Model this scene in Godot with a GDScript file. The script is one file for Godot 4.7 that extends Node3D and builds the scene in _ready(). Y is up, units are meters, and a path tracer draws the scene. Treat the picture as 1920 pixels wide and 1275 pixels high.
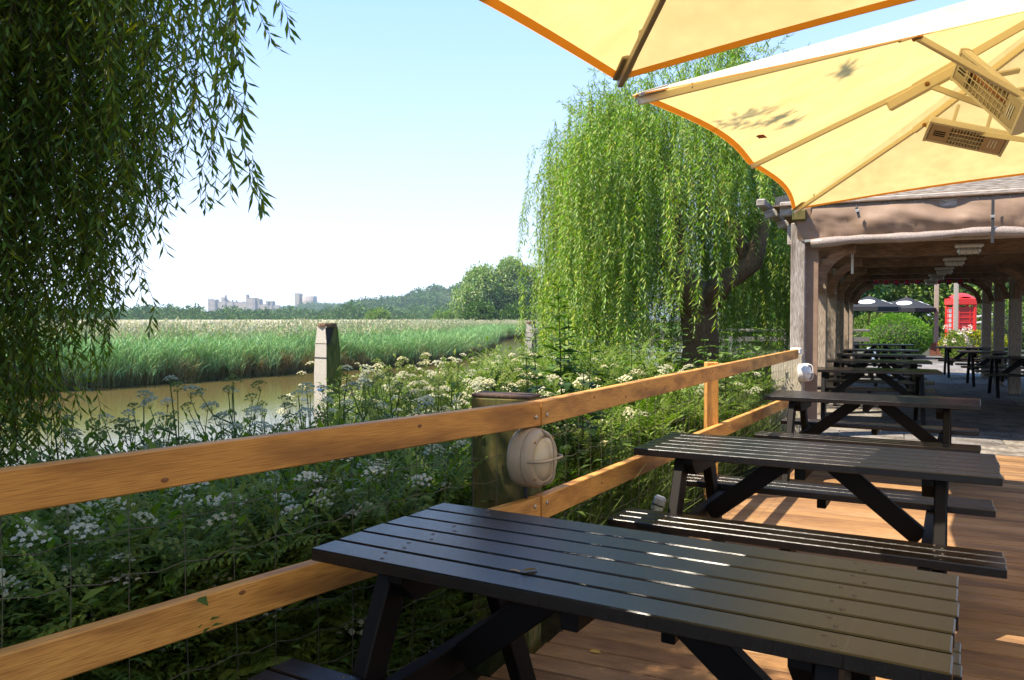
extends Node3D
# A riverside terrace: timber deck with picnic tables, rail fence, parasols, an oak pavilion, a willow each side, a river with reeds and a castle far off.
# Units are metres, y is up. V(x, y, d) is a point d metres in front of the camera's foot; D(a, y, b) is a point in the deck's own axes (a across, b along the terrace).

const TH := 0.44
var M := {}
var T := {}
var taken := {}
var box_cache := {}
var rng := RandomNumberGenerator.new()


func V(x: float, y: float, d: float) -> Vector3:
	return Vector3(x, y, -d)


func D(a: float, y: float, b: float) -> Vector3:
	return Vector3(cos(TH) * a + sin(TH) * b, y, sin(TH) * a - cos(TH) * b)


func rf(a: float, b: float) -> float:
	return rng.randf_range(a, b)


# ---------------------------------------------------------------- naming and tagging
func numbered(called: String) -> String:
	if not taken.has(called):
		taken[called] = 0
		return called
	taken[called] += 1
	return "%s_%03d" % [called, taken[called]]


func tag(o: Node3D, label: String, category: String, group := "", kind := "") -> Node3D:
	if label: o.set_meta("label", label)
	if category: o.set_meta("category", category)
	if group: o.set_meta("group", group)
	if kind: o.set_meta("kind", kind)
	return o


func thing(called: String, label: String, category: String, at := Vector3.ZERO, turn := 0.0, group := "") -> Node3D:
	var o := Node3D.new()
	o.name = numbered(called)
	add_child(o)
	o.position = at
	o.rotation.y = turn
	tag(o, label, category, group)
	return o


func obj(called: String, mesh: Mesh, material: Material, parent: Node = null, xf := Transform3D.IDENTITY) -> MeshInstance3D:
	var o := MeshInstance3D.new()
	o.mesh = mesh
	o.material_override = material
	o.transform = xf
	if parent == null or parent == self:
		o.name = numbered(called)
		add_child(o)
	else:
		o.name = called
		parent.add_child(o, true)
	return o


func structure(o: Node3D, label := "") -> Node3D:
	o.set_meta("kind", "structure")
	if label: o.set_meta("label", label)
	return o


func copy_of(root: Node3D, at: Vector3, turn: float, label: String, group := "") -> Node3D:
	var c: Node3D = root.duplicate()
	c.name = numbered(String(root.name).rstrip("0123456789").trim_suffix("_"))
	add_child(c)
	c.position = at
	c.rotation.y = turn
	c.set_meta("label", label)
	if group: c.set_meta("group", group)
	return c


# ---------------------------------------------------------------- mesh helpers
func mb() -> SurfaceTool:
	var st := SurfaceTool.new()
	st.begin(Mesh.PRIMITIVE_TRIANGLES)
	return st


func done(st: SurfaceTool, smooth := false) -> ArrayMesh:
	if not smooth:
		st.set_smooth_group(-1)
	st.generate_normals()
	return st.commit()


func tri(st: SurfaceTool, a: Vector3, b: Vector3, c: Vector3) -> void:
	st.add_vertex(a)
	st.add_vertex(b)
	st.add_vertex(c)


func quad(st: SurfaceTool, a: Vector3, b: Vector3, c: Vector3, d: Vector3) -> void:
	tri(st, a, b, c)
	tri(st, a, c, d)


# a triangle turned so that it faces away from centre
func tri_out(st: SurfaceTool, a: Vector3, b: Vector3, c: Vector3, centre: Vector3) -> void:
	if (b - a).cross(c - a).dot((a + b + c) / 3.0 - centre) > 0.0:
		tri(st, a, c, b)
	else:
		tri(st, a, b, c)


func quad_out(st: SurfaceTool, a: Vector3, b: Vector3, c: Vector3, d: Vector3, centre: Vector3) -> void:
	tri_out(st, a, b, c, centre)
	tri_out(st, a, c, d, centre)


# box with chamfered edges into a surface tool
func add_box(st: SurfaceTool, size: Vector3, xf := Transform3D.IDENTITY, bevel := 0.0) -> void:
	var h := size / 2.0
	var c := xf.origin
	st.set_smooth_group(-1)
	if bevel <= 0.0:
		for ax in 3:
			for s: float in [-1.0, 1.0]:
				var p: Array = []
				for q in [[-1, -1], [1, -1], [1, 1], [-1, 1]]:
					var v := Vector3.ZERO
					v[ax] = s * h[ax]
					v[(ax + 1) % 3] = q[0] * h[(ax + 1) % 3]
					v[(ax + 2) % 3] = q[1] * h[(ax + 2) % 3]
					p.append(xf * v)
				quad_out(st, p[0], p[1], p[2], p[3], c)
		return
	var at := func(sx: float, sy: float, sz: float, ax: int) -> Vector3:
		var v := Vector3(sx * (h.x - bevel), sy * (h.y - bevel), sz * (h.z - bevel))
		v[ax] = (sx if ax == 0 else sy if ax == 1 else sz) * h[ax]
		return xf * v
	for ax in 3:
		for s: float in [-1.0, 1.0]:
			var p: Array = []
			for q in [[-1, -1], [1, -1], [1, 1], [-1, 1]]:
				var g := Vector3.ZERO
				g[ax] = s
				g[(ax + 1) % 3] = q[0]
				g[(ax + 2) % 3] = q[1]
				p.append(at.call(g.x, g.y, g.z, ax))
			quad_out(st, p[0], p[1], p[2], p[3], c)
	for ax in 3:
		var u := (ax + 1) % 3
		var w := (ax + 2) % 3
		for s: float in [-1.0, 1.0]:
			for t: float in [-1.0, 1.0]:
				var g := Vector3.ZERO
				g[u] = s
				g[w] = t
				g[ax] = -1.0
				var k := g
				k[ax] = 1.0
				quad_out(st, at.call(g.x, g.y, g.z, u), at.call(k.x, k.y, k.z, u), at.call(k.x, k.y, k.z, w), at.call(g.x, g.y, g.z, w), c)
	for sx: float in [-1.0, 1.0]:
		for sy: float in [-1.0, 1.0]:
			for sz: float in [-1.0, 1.0]:
				tri_out(st, at.call(sx, sy, sz, 0), at.call(sx, sy, sz, 1), at.call(sx, sy, sz, 2), c)


func box(size: Vector3, bevel := 0.0) -> ArrayMesh:
	var key := "%.4f %.4f %.4f %.4f" % [size.x, size.y, size.z, bevel]
	if not box_cache.has(key):
		var st := mb()
		add_box(st, size, Transform3D.IDENTITY, bevel)
		box_cache[key] = done(st)
	return box_cache[key]


# the transform that lays a box's x axis from p to q, its y axis as near to up as can be
func along(p: Vector3, q: Vector3, up := Vector3.UP) -> Transform3D:
	var x := (q - p).normalized()
	var z := x.cross(up)
	z = (x.cross(Vector3.RIGHT) if z.length() < 1e-4 else z).normalized()
	return Transform3D(Basis(x, z.cross(x).normalized(), z), (p + q) / 2.0)


func bar(called: String, p: Vector3, q: Vector3, high: float, thick: float, material: Material, parent: Node, bevel := 0.004, up := Vector3.UP) -> MeshInstance3D:
	return obj(called, box(Vector3(p.distance_to(q), high, thick), bevel), material, parent, along(p, q, up))


func add_tube(st: SurfaceTool, pts: Array, radii: Array, sides := 8, capped := true) -> void:
	var rings: Array = []
	var side := Vector3.ZERO
	for i in pts.size():
		var t: Vector3 = (pts[mini(i + 1, pts.size() - 1)] - pts[maxi(i - 1, 0)]).normalized()
		if side == Vector3.ZERO:
			side = t.cross(Vector3.UP if absf(t.y) < 0.9 else Vector3.RIGHT).normalized()
		side = (side - t * side.dot(t)).normalized()
		var b := t.cross(side)
		var r: Array = []
		for k in sides:
			var an := TAU * k / sides
			r.append(pts[i] + (side * cos(an) + b * sin(an)) * radii[i])
		rings.append(r)
	for i in pts.size() - 1:
		var mid: Vector3 = (pts[i] + pts[i + 1]) / 2.0
		for k in sides:
			var n := (k + 1) % sides
			quad_out(st, rings[i][k], rings[i][n], rings[i + 1][n], rings[i + 1][k], mid)
	if capped:
		var last := pts.size() - 1
		for k in range(1, sides - 1):
			tri_out(st, rings[0][0], rings[0][k], rings[0][k + 1], pts[1])
			tri_out(st, rings[last][0], rings[last][k], rings[last][k + 1], pts[last - 1])


func tube(pts: Array, radii: Array, sides := 8, smooth := true) -> ArrayMesh:
	var st := mb()
	st.set_smooth_group(0 if smooth else -1)
	add_tube(st, pts, radii, sides)
	st.generate_normals()
	return st.commit()


# a turned shape about the y axis: rows of [radius, height]
func add_lathe(st: SurfaceTool, rows: Array, sides := 24, xf := Transform3D.IDENTITY) -> void:
	for i in rows.size() - 1:
		for k in sides:
			var a := TAU * k / sides
			var b := TAU * (k + 1) / sides
			var p := Vector3(cos(a) * rows[i][0], rows[i][1], sin(a) * rows[i][0])
			var q := Vector3(cos(b) * rows[i][0], rows[i][1], sin(b) * rows[i][0])
			var r := Vector3(cos(b) * rows[i + 1][0], rows[i + 1][1], sin(b) * rows[i + 1][0])
			var s := Vector3(cos(a) * rows[i + 1][0], rows[i + 1][1], sin(a) * rows[i + 1][0])
			if rows[i][0] > 1e-5:
				tri(st, xf * p, xf * q, xf * r)
			if rows[i + 1][0] > 1e-5:
				tri(st, xf * p, xf * r, xf * s)


func lathe(rows: Array, sides := 24, smooth := true) -> ArrayMesh:
	var st := mb()
	st.set_smooth_group(0 if smooth else -1)
	add_lathe(st, rows, sides)
	st.generate_normals()
	return st.commit()


# a flat outline in x and y given a thickness along z
func prism(outline: PackedVector2Array, thick: float) -> ArrayMesh:
	var st := mb()
	st.set_smooth_group(-1)
	var ix := Geometry2D.triangulate_polygon(outline)
	var h := thick / 2.0
	for i in range(0, ix.size(), 3):
		var a := outline[ix[i]]
		var b := outline[ix[i + 1]]
		var c := outline[ix[i + 2]]
		if (b - a).cross(c - a) > 0.0:
			var t := b
			b = c
			c = t
		tri(st, Vector3(a.x, a.y, h), Vector3(b.x, b.y, h), Vector3(c.x, c.y, h))
		tri(st, Vector3(a.x, a.y, -h), Vector3(c.x, c.y, -h), Vector3(b.x, b.y, -h))
	var turn := Geometry2D.is_polygon_clockwise(outline)
	for i in outline.size():
		var a := outline[i]
		var b := outline[(i + 1) % outline.size()]
		if turn:
			quad(st, Vector3(a.x, a.y, -h), Vector3(b.x, b.y, -h), Vector3(b.x, b.y, h), Vector3(a.x, a.y, h))
		else:
			quad(st, Vector3(b.x, b.y, -h), Vector3(a.x, a.y, -h), Vector3(a.x, a.y, h), Vector3(b.x, b.y, h))
	return done(st)


# one lance-shaped leaf, folded a little along its middle
func add_leaf(st: SurfaceTool, base: Vector3, dir: Vector3, side: Vector3, length: float, width: float, col: Color, droop := 0.15) -> void:
	var n := side.cross(dir).normalized()
	var mid := base + (dir - n * droop * 0.15).normalized() * length * 0.45
	var tip := base + (dir - n * droop + Vector3(0, -droop * 0.6, 0)).normalized() * length
	st.set_color(col)
	var l := mid - side * width * 0.5
	var r := mid + side * width * 0.5
	tri(st, base, l, r)
	tri(st, l, tip, r)


func random_dir() -> Vector3:
	var y := rf(-1, 1)
	var a := rf(0, TAU)
	var r := sqrt(1.0 - y * y)
	return Vector3(r * cos(a), y, r * sin(a))


func shade(c: Color, spread: float) -> Color:
	var k := 1.0 + rf(-spread, spread)
	var h := rf(-spread, spread) * 0.35
	return Color(clampf(c.r * k * (1.0 + h), 0, 1), clampf(c.g * k, 0, 1), clampf(c.b * k * (1.0 - h), 0, 1))


# a hanging willow twig about 0.5 m long with narrow leaves
func willow_twig(leaves: int, leaf_len: float, leaf_w: float, cols: Array, stem_col: Color, long := 0.5) -> ArrayMesh:
	var st := mb()
	st.set_smooth_group(-1)
	var sway := Vector3(rf(-0.07, 0.07), 0, rf(-0.07, 0.07))
	st.set_color(stem_col)
	add_tube(st, [Vector3.ZERO, Vector3(0, -long * 0.5, 0) + sway * 0.6, Vector3(0, -long, 0)], [0.0022, 0.0018, 0.0016], 3, false)
	for i in leaves:
		var t := (i + rf(0, 1)) / leaves
		var p := Vector3(0, -long * t, 0) + sway * (1.0 - absf(2.0 * t - 1.0)) * 0.6
		var a := i * 2.4 + rf(-0.5, 0.5)
		var out := Vector3(cos(a), 0, sin(a))
		var dir := (out * rf(0.35, 0.95) + Vector3(0, -rf(0.5, 1.1), 0)).normalized()
		var side := dir.cross(out.rotated(Vector3.UP, rf(-0.8, 0.8)).cross(dir)).normalized().cross(dir).normalized()
		add_leaf(st, p, dir, side, leaf_len * rf(0.6, 1.15), leaf_w * rf(0.8, 1.2), shade(cols[i % cols.size()], 0.3), rf(0.0, 0.35))
	return done(st)


# a clump of leaf-sized faces scattered in a unit ball, denser near its outside
func leaf_clump(count: int, leaf: float, cols: Array, up := 0.2) -> ArrayMesh:
	var st := mb()
	st.set_smooth_group(-1)
	for i in count:
		var o := random_dir()
		var p := o * pow(rng.randf(), 0.45)
		var dir := (o + random_dir() * 0.9 + Vector3(0, up, 0)).normalized()
		var side := dir.cross(random_dir()).normalized()
		add_leaf(st, p, dir, side, leaf * rf(0.6, 1.3), leaf * rf(0.4, 0.7), shade(cols[i % cols.size()], 0.25), rf(0, 0.3))
	return done(st)


func scatter(called: String, mesh: Mesh, material: Material, places: Array, tints: Array, label: String, parent: Node = null) -> MultiMeshInstance3D:
	var mm := MultiMesh.new()
	mm.transform_format = MultiMesh.TRANSFORM_3D
	mm.use_colors = true
	mm.mesh = mesh
	mm.instance_count = places.size()
	for i in places.size():
		mm.set_instance_transform(i, places[i])
		mm.set_instance_color(i, tints[i])
	var o := MultiMeshInstance3D.new()
	o.multimesh = mm
	o.material_override = material
	if parent:
		o.name = called
		parent.add_child(o, true)
	else:
		o.name = numbered(called)
		add_child(o)
	o.set_meta("kind", "stuff")
	if label: o.set_meta("label", label)
	return o


func upright(p: Vector3, s: float, tall := 1.0, lean := 0.0) -> Transform3D:
	var b := Basis(Vector3.UP, rf(0, TAU)).scaled(Vector3(s, s * tall, s))
	if lean > 0.0:
		b = Basis(Vector3(cos(rf(0, TAU)), 0, sin(rf(0, TAU))).normalized(), rf(0, lean)) * b
	return Transform3D(b, p)


# ---------------------------------------------------------------- materials
func noise_tex(freq: float, lo: Color, hi: Color, size := 256, octaves := 4, seed_ := 1, kind := FastNoiseLite.TYPE_SIMPLEX_SMOOTH, mid := Color(0, 0, 0, 0)) -> NoiseTexture2D:
	var n := FastNoiseLite.new()
	n.seed = seed_
	n.noise_type = kind
	n.frequency = freq
	n.fractal_octaves = octaves
	var t := NoiseTexture2D.new()
	t.width = size
	t.height = size
	t.seamless = true
	t.noise = n
	var g := Gradient.new()
	g.offsets = PackedFloat32Array([0.0, 1.0])
	g.colors = PackedColorArray([lo, hi])
	if mid.a > 0.0:
		g.add_point(0.5, mid)
	t.color_ramp = g
	return t


func mat(name_: String, col: Color, rough := 0.8, tex: Texture2D = null, scale_ := Vector3.ONE, bump: Texture2D = null, bump_cm := 0.0, world_axes := false) -> StandardMaterial3D:
	var m := StandardMaterial3D.new()
	m.resource_name = name_
	m.albedo_color = col
	m.roughness = rough
	if tex or bump:
		m.uv1_triplanar = true
		m.uv1_world_triplanar = world_axes
		m.uv1_scale = scale_
	m.albedo_texture = tex
	if bump:
		m.heightmap_enabled = true
		m.heightmap_texture = bump
		m.heightmap_scale = bump_cm
	M[name_] = m
	return m


func leafy(name_: String, rough := 0.55, back := Color(0.75, 0.9, 0.25), spec := 0.35) -> StandardMaterial3D:
	var m := mat(name_, Color.WHITE, rough)
	m.vertex_color_use_as_albedo = true
	m.backlight_enabled = true
	m.backlight = back
	m.metallic_specular = spec
	m.cull_mode = BaseMaterial3D.CULL_DISABLED
	return m


# stains and greying laid over a material at a scale of their own
func weather(m: StandardMaterial3D, per_metre: float) -> void:
	m.detail_enabled = true
	m.detail_blend_mode = BaseMaterial3D.BLEND_MODE_MUL
	m.detail_albedo = T.stain
	m.detail_uv_layer = BaseMaterial3D.DETAIL_UV_2
	m.uv2_triplanar = true
	m.uv2_scale = Vector3(0.25, 1.0, 1.0) * per_metre if m.uv1_scale.x < 0.5 else Vector3(1.0, 0.25, 1.0) * per_metre if m.uv1_scale.y < m.uv1_scale.x * 0.5 else Vector3.ONE * per_metre


func lin(r: float, g: float, b: float) -> Color:
	return Color(r, g, b).linear_to_srgb()


func make_materials() -> void:
	var W := Color.WHITE
	T.blotch = noise_tex(0.012, Color(0.62, 0.62, 0.62), W, 256, 4, 3)
	T.fine = noise_tex(0.12, Color(0.55, 0.55, 0.55), W, 256, 3, 5)
	T.speck = noise_tex(0.35, Color(0.25, 0.25, 0.25), W, 256, 2, 7)
	T.grain = noise_tex(0.045, Color(0.74, 0.66, 0.58), W, 512, 5, 9, FastNoiseLite.TYPE_SIMPLEX_SMOOTH, Color(0.93, 0.90, 0.87))
	T.weathered = noise_tex(0.03, Color(0.58, 0.555, 0.535), W, 512, 5, 11, FastNoiseLite.TYPE_SIMPLEX_SMOOTH, Color(0.80, 0.79, 0.78))
	T.cloth = noise_tex(0.02, Color(0.90, 0.90, 0.88), W, 256, 5, 13)
	T.algae = noise_tex(0.02, Color(0.45, 0.62, 0.30), Color(1.0, 0.92, 0.78), 256, 5, 15)
	T.stone = noise_tex(0.03, Color(0.55, 0.54, 0.53), W, 512, 6, 17)
	T.ripple = noise_tex(0.02, Color.BLACK, W, 512, 3, 19)
	T.soil = noise_tex(0.05, Color(0.35, 0.32, 0.28), W, 256, 5, 21)
	# grooves of the decking, the height only
	var im := Image.create(16, 64, false, Image.FORMAT_RGB8)
	for y in 64:
		var k := fposmod(y / 64.0 * 9.0, 1.0)
		var v := 0.15 if k < 0.22 else 1.0
		for x in 16:
			im.set_pixel(x, y, Color(v, v, v))
	T.groove = ImageTexture.create_from_image(im)

	mat("rail_timber", lin(0.68, 0.33, 0.065), 0.6, T.grain, Vector3(0.3, 11.0, 11.0), T.grain, 0.06)
	mat("rail_timber_pale", lin(0.72, 0.37, 0.085), 0.6, T.grain, Vector3(0.35, 9.0, 9.0), T.grain, 0.06)
	mat("post_timber", lin(0.64, 0.30, 0.075), 0.6, T.grain, Vector3(9.0, 0.35, 9.0), T.grain, 0.06)
	mat("pale_board", lin(0.56, 0.50, 0.38), 0.85, T.weathered, Vector3(6, 0.6, 6), T.weathered, 0.3)
	mat("silver_post", lin(0.52, 0.46, 0.41), 0.8, T.weathered, Vector3(5.0, 0.5, 5.0), T.weathered, 0.3)
	mat("knot", lin(0.20, 0.075, 0.02), 0.6)
	mat("sleeper", lin(0.17, 0.13, 0.05), 0.85, T.algae, Vector3(2.2, 1.0, 2.2), T.weathered, 0.4)
	mat("sleeper_top", lin(0.10, 0.055, 0.035), 0.9, T.stone, Vector3(3, 3, 3), T.stone, 0.5)
	var black := mat("dark_slat", lin(0.017, 0.0095, 0.0055), 0.25, T.speck, Vector3(7, 7, 7), T.speck, 0.085)
	black.metallic_specular = 0.56
	mat("dark_leg", lin(0.013, 0.0085, 0.006), 0.55, T.speck, Vector3(6, 6, 6), T.speck, 0.06).metallic_specular = 0.3
	mat("screw_metal", lin(0.12, 0.09, 0.07), 0.45).metallic = 0.7
	mat("zinc", lin(0.45, 0.43, 0.38), 0.4).metallic = 0.8
	mat("wire", lin(0.10, 0.085, 0.07), 0.6).metallic = 0.4
	var dk := mat("deck_board", lin(0.36, 0.205, 0.08), 0.7, T.grain, Vector3(0.35, 3, 7.0), T.groove, 0.35)
	dk.uv1_scale = Vector3(0.35, 7.14, 7.14)
	mat("deck_board_pale", lin(0.39, 0.23, 0.105), 0.7, T.grain, Vector3(0.31, 7.14, 7.14), T.groove, 0.35)
	mat("deck_board_dark", lin(0.29, 0.155, 0.06), 0.7, T.grain, Vector3(0.27, 7.14, 7.14), T.groove, 0.35)
	mat("flag_a", lin(0.34, 0.31, 0.28), 0.85, T.stone, Vector3(0.9, 0.9, 0.9), T.stone, 0.5, true)
	mat("flag_b", lin(0.29, 0.265, 0.25), 0.85, T.stone, Vector3(1.1, 1.1, 1.1), T.stone, 0.5, true)
	mat("flag_c", lin(0.39, 0.345, 0.29), 0.85, T.stone, Vector3(0.8, 0.8, 0.8), T.stone, 0.5, true)
	mat("mortar", lin(0.17, 0.15, 0.13), 0.95, T.stone, Vector3(2, 2, 2), null, 0.0, true)
	mat("oak", lin(0.40, 0.235, 0.13), 0.75, T.weathered, Vector3(0.4, 4.0, 4.0), T.weathered, 0.35)
	mat("oak_post", lin(0.50, 0.40, 0.31), 0.75, T.weathered, Vector3(4.0, 0.4, 4.0), T.weathered, 0.4)
	mat("oak_silver", lin(0.52, 0.46, 0.41), 0.8, T.weathered, Vector3(0.4, 4.0, 4.0), T.weathered, 0.4)
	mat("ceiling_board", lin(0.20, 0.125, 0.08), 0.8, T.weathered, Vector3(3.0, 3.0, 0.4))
	var tarp := mat("tarp", lin(0.29, 0.19, 0.135), 0.6, T.cloth, Vector3(0.8, 0.8, 0.8), T.blotch, 1.2)
	tarp.metallic_specular = 0.4
	mat("tarp_roll", lin(0.50, 0.40, 0.34), 0.3, T.fine, Vector3(1.2, 3, 3), T.blotch, 0.8)
	mat("strap", lin(0.03, 0.03, 0.032), 0.6)
	mat("slate", lin(0.10, 0.10, 0.105), 0.7, T.stone, Vector3(2, 2, 2))
	mat("cream_board", lin(0.62, 0.58, 0.48), 0.6, T.grain, Vector3(0.3, 5, 5))
	mat("lamp_body", lin(0.36, 0.275, 0.18), 0.45)
	mat("lamp_body_white", lin(0.62, 0.58, 0.54), 0.45)
	mat("lamp_lens", lin(0.50, 0.40, 0.25), 0.3)
	mat("lamp_lens_white", lin(0.66, 0.64, 0.60), 0.25)
	var cv := mat("canopy", lin(0.88, 0.83, 0.68), 0.8, T.cloth, Vector3(1.3, 1.3, 1.3))
	cv.backlight_enabled = true
	cv.backlight = Color(1.0, 0.90, 0.66)
	cv.cull_mode = BaseMaterial3D.CULL_DISABLED
	var hem := mat("hem", lin(0.85, 0.36, 0.045), 0.75)
	hem.backlight_enabled = true
	hem.backlight = Color(0.8, 0.55, 0.2)
	mat("rib_cream", lin(0.72, 0.62, 0.42), 0.4)
	mat("rib_grey", lin(0.36, 0.29, 0.20), 0.4)
	mat("rust", lin(0.28, 0.12, 0.04), 0.9)
	mat("heater_shell", lin(0.60, 0.53, 0.40), 0.4)
	mat("heater_reflector", lin(0.30, 0.26, 0.20), 0.3).metallic = 0.6
	mat("heater_wire", lin(0.55, 0.48, 0.36), 0.35)
	mat("heater_tube", lin(0.42, 0.16, 0.06), 0.3)
	mat("dark_void", lin(0.02, 0.018, 0.016), 0.9)
	mat("ground", lin(0.075, 0.075, 0.035), 0.95, T.soil, Vector3(0.5, 0.5, 0.5), null, 0.0, true)
	mat("far_ground", lin(0.16, 0.17, 0.075), 0.95, T.soil, Vector3(0.05, 0.05, 0.05), null, 0.0, true)
	var water := mat("water", lin(0.125, 0.097, 0.034), 0.05, null, Vector3(0.5, 0.5, 0.5), T.ripple, 0.22, true)
	water.metallic_specular = 0.5
	mat("pile_pale", lin(0.62, 0.58, 0.50), 0.85, T.weathered, Vector3(2.2, 6.0, 2.2), T.weathered, 0.8)
	mat("pile_green", lin(0.17, 0.17, 0.055), 0.85, T.algae, Vector3(3, 0.6, 3), T.weathered, 0.6)
	mat("pile_cap", lin(0.24, 0.13, 0.07), 0.85, T.stone, Vector3(3, 3, 3))
	mat("pile_shadow", lin(0.025, 0.022, 0.02), 0.9)
	mat("bark", lin(0.23, 0.145, 0.075), 0.95, T.weathered, Vector3(2.0, 0.6, 2.0), T.weathered, 3.0)
	mat("bark_far", lin(0.11, 0.09, 0.06), 0.95)
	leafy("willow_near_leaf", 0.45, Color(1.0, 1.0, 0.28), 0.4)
	leafy("willow_leaf", 0.5, Color(0.80, 0.95, 0.25), 0.35)
	leafy("tree_leaf", 0.7, Color(0.6, 0.75, 0.2), 0.2)
	leafy("herb", 0.6, Color(0.75, 0.9, 0.25), 0.3)
	leafy("blossom", 0.8, Color(0.7, 0.7, 0.6), 0.2)
	leafy("reed", 0.7, Color(0.62, 0.7, 0.5), 0.25)
	mat("castle_stone", lin(0.50, 0.42, 0.365), 0.9, T.stone, Vector3(0.05, 0.05, 0.05))
	mat("castle_dark", lin(0.39, 0.34, 0.31), 0.9, T.stone, Vector3(0.05, 0.05, 0.05))
	mat("castle_window", lin(0.2, 0.18, 0.17), 0.5)
	mat("parasol_black", lin(0.012, 0.012, 0.014), 0.8)
	mat("print_white", lin(0.75, 0.75, 0.74), 0.7)
	mat("red_paint", lin(0.62, 0.025, 0.02), 0.35)
	mat("red_dark", lin(0.42, 0.015, 0.012), 0.4)
	var gl := mat("glass", Color(0.9, 0.95, 1.0, 0.18), 0.05)
	gl.transparency = BaseMaterial3D.TRANSPARENCY_ALPHA
	mat("white_paint", lin(0.72, 0.72, 0.70), 0.5)
	mat("grey_timber", lin(0.36, 0.33, 0.29), 0.85, T.weathered, Vector3(0.5, 4, 4))
	mat("brick_red", lin(0.32, 0.115, 0.065), 0.9, T.stone, Vector3(3, 3, 3))
	mat("flag_red", lin(0.55, 0.02, 0.03), 0.8)
	mat("flag_blue", lin(0.02, 0.03, 0.22), 0.8)
	mat("flag_white", lin(0.65, 0.63, 0.60), 0.8)
	mat("dry_leaf", lin(0.45, 0.27, 0.05), 0.7)
	mat("sticker_red", lin(0.55, 0.12, 0.06), 0.6)
	T.stain = noise_tex(0.008, Color(0.66, 0.63, 0.61), W, 512, 4, 31)
	T.stain.color_ramp.add_point(0.40, Color(0.87, 0.85, 0.83))
	T.stain.color_ramp.add_point(0.62, Color(0.98, 0.98, 0.98))
	T.soiled = noise_tex(0.01, Color(0.93, 0.92, 0.90), W, 512, 6, 33)
	for w in [["rail_timber", 1.3], ["rail_timber_pale", 1.7], ["post_timber", 2.0], ["deck_board", 0.9], ["deck_board_pale", 0.8], ["deck_board_dark", 1.1], ["dark_slat", 2.0], ["oak", 0.8], ["silver_post", 1.0], ["flag_a", 0.5], ["flag_b", 0.45], ["flag_c", 0.6]]:
		weather(M[w[0]], w[1])
	weather(M.canopy, 0.45)
	M.canopy.detail_albedo = T.soiled
	weather(M.tarp, 0.6)
	M.tarp.detail_albedo = T.soiled
	mat("dog_blue", lin(0.08, 0.20, 0.55), 0.5)


# ---------------------------------------------------------------- the scene
func _ready() -> void:
	rng.seed = 20240611
	var cam := Camera3D.new()
	cam.name = "camera"
	cam.fov = 46.05
	cam.position = Vector3(0, 1.44, 0)
	cam.rotation.x = -0.02566
	cam.near = 0.05
	cam.far = 6000.0
	add_child(cam)
	cam.current = true

	var env := Environment.new()
	env.background_mode = Environment.BG_SKY
	var sky := Sky.new()
	var sm := ProceduralSkyMaterial.new()
	sm.sky_top_color = Color(0.46, 0.68, 0.97)
	sm.sky_horizon_color = Color(0.915, 0.955, 1.0)
	sm.sky_curve = 0.19
	sm.sky_energy_multiplier = 1.0
	sm.ground_bottom_color = Color(0.25, 0.27, 0.18)
	sm.ground_horizon_color = Color(0.62, 0.68, 0.66)
	sm.sun_angle_max = 12.0
	sky.sky_material = sm
	env.sky = sky
	env.background_energy_multiplier = 0.62
	env.tonemap_mode = Environment.TONE_MAPPER_LINEAR
	env.tonemap_exposure = 2.65
	env.sdfgi_enabled = true
	env.ssao_enabled = true
	env.ssil_enabled = true
	env.fog_enabled = true
	env.fog_density = 0.0002
	env.fog_light_color = Color(0.86, 0.94, 1.0)
	var we := WorldEnvironment.new()
	we.name = "daylight"
	we.environment = env
	add_child(we)

	var sun := DirectionalLight3D.new()
	sun.name = "sun"
	sun.light_energy = 1.5
	sun.light_color = Color(1.0, 0.955, 0.87)
	sun.light_angular_distance = 0.5
	sun.shadow_enabled = true
	var to_sun := D(-0.50, 1.0, -0.38).normalized()
	add_child(sun)
	sun.look_at_from_position(to_sun * 50.0, Vector3.ZERO, Vector3.UP)

	make_materials()
	build_land()
	build_deck()
	build_pavilion()
	build_far_country()
	build_trees()
	build_willows()
	build_garden()
	build_umbrellas()
	build_tables()
	build_fence()
	build_river_posts()
	build_reeds()
	build_bank_plants()
	build_small_things()


# ---------------------------------------------------------------- land and water
var shore := PackedVector2Array([Vector2(-16, -8), Vector2(-9, 0), Vector2(-6.6, 4.5), Vector2(-4.9, 7.5), Vector2(-2.6, 11), Vector2(-0.8, 15), Vector2(0.6, 20), Vector2(1.8, 24), Vector2(5, 28), Vector2(9, 40), Vector2(16, 70), Vector2(30, 92), Vector2(140, 100),
	Vector2(140, 122), Vector2(20, 118), Vector2(6, 116), Vector2(-1.5, 112), Vector2(-3.0, 92), Vector2(-2.4, 74), Vector2(-3.4, 60), Vector2(-6.2, 47), Vector2(-10.4, 42), Vector2(-14.8, 34.5), Vector2(-17.5, 30.5), Vector2(-30, 23), Vector2(-60, 14), Vector2(-120, 2), Vector2(-120, -40), Vector2(-40, -30)])


func shore_distance(p: Vector2) -> float:
	var best := 1e9
	for i in shore.size():
		var q := Geometry2D.get_closest_point_to_segment(p, shore[i], shore[(i + 1) % shore.size()])
		best = minf(best, p.distance_to(q))
	return -best if Geometry2D.is_point_in_polygon(p, shore) else best


func near_side(p: Vector2) -> bool:
	return p.x > -9.5 and p.y < 26.0 or p.x > 5.0 and p.y < 100.0


func land_height(x: float, d: float) -> float:
	var p := Vector2(x, d)
	var s := shore_distance(p)
	if s < 0.0:
		return maxf(-2.4, -1.3 + s * 0.5)
	if near_side(p):
		return minf(-0.16, -1.3 + 0.34 * s)
	return minf(-1.1 + 0.0006 * maxf(0.0, d - 150.0), -1.3 + 0.4 * s)


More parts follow.
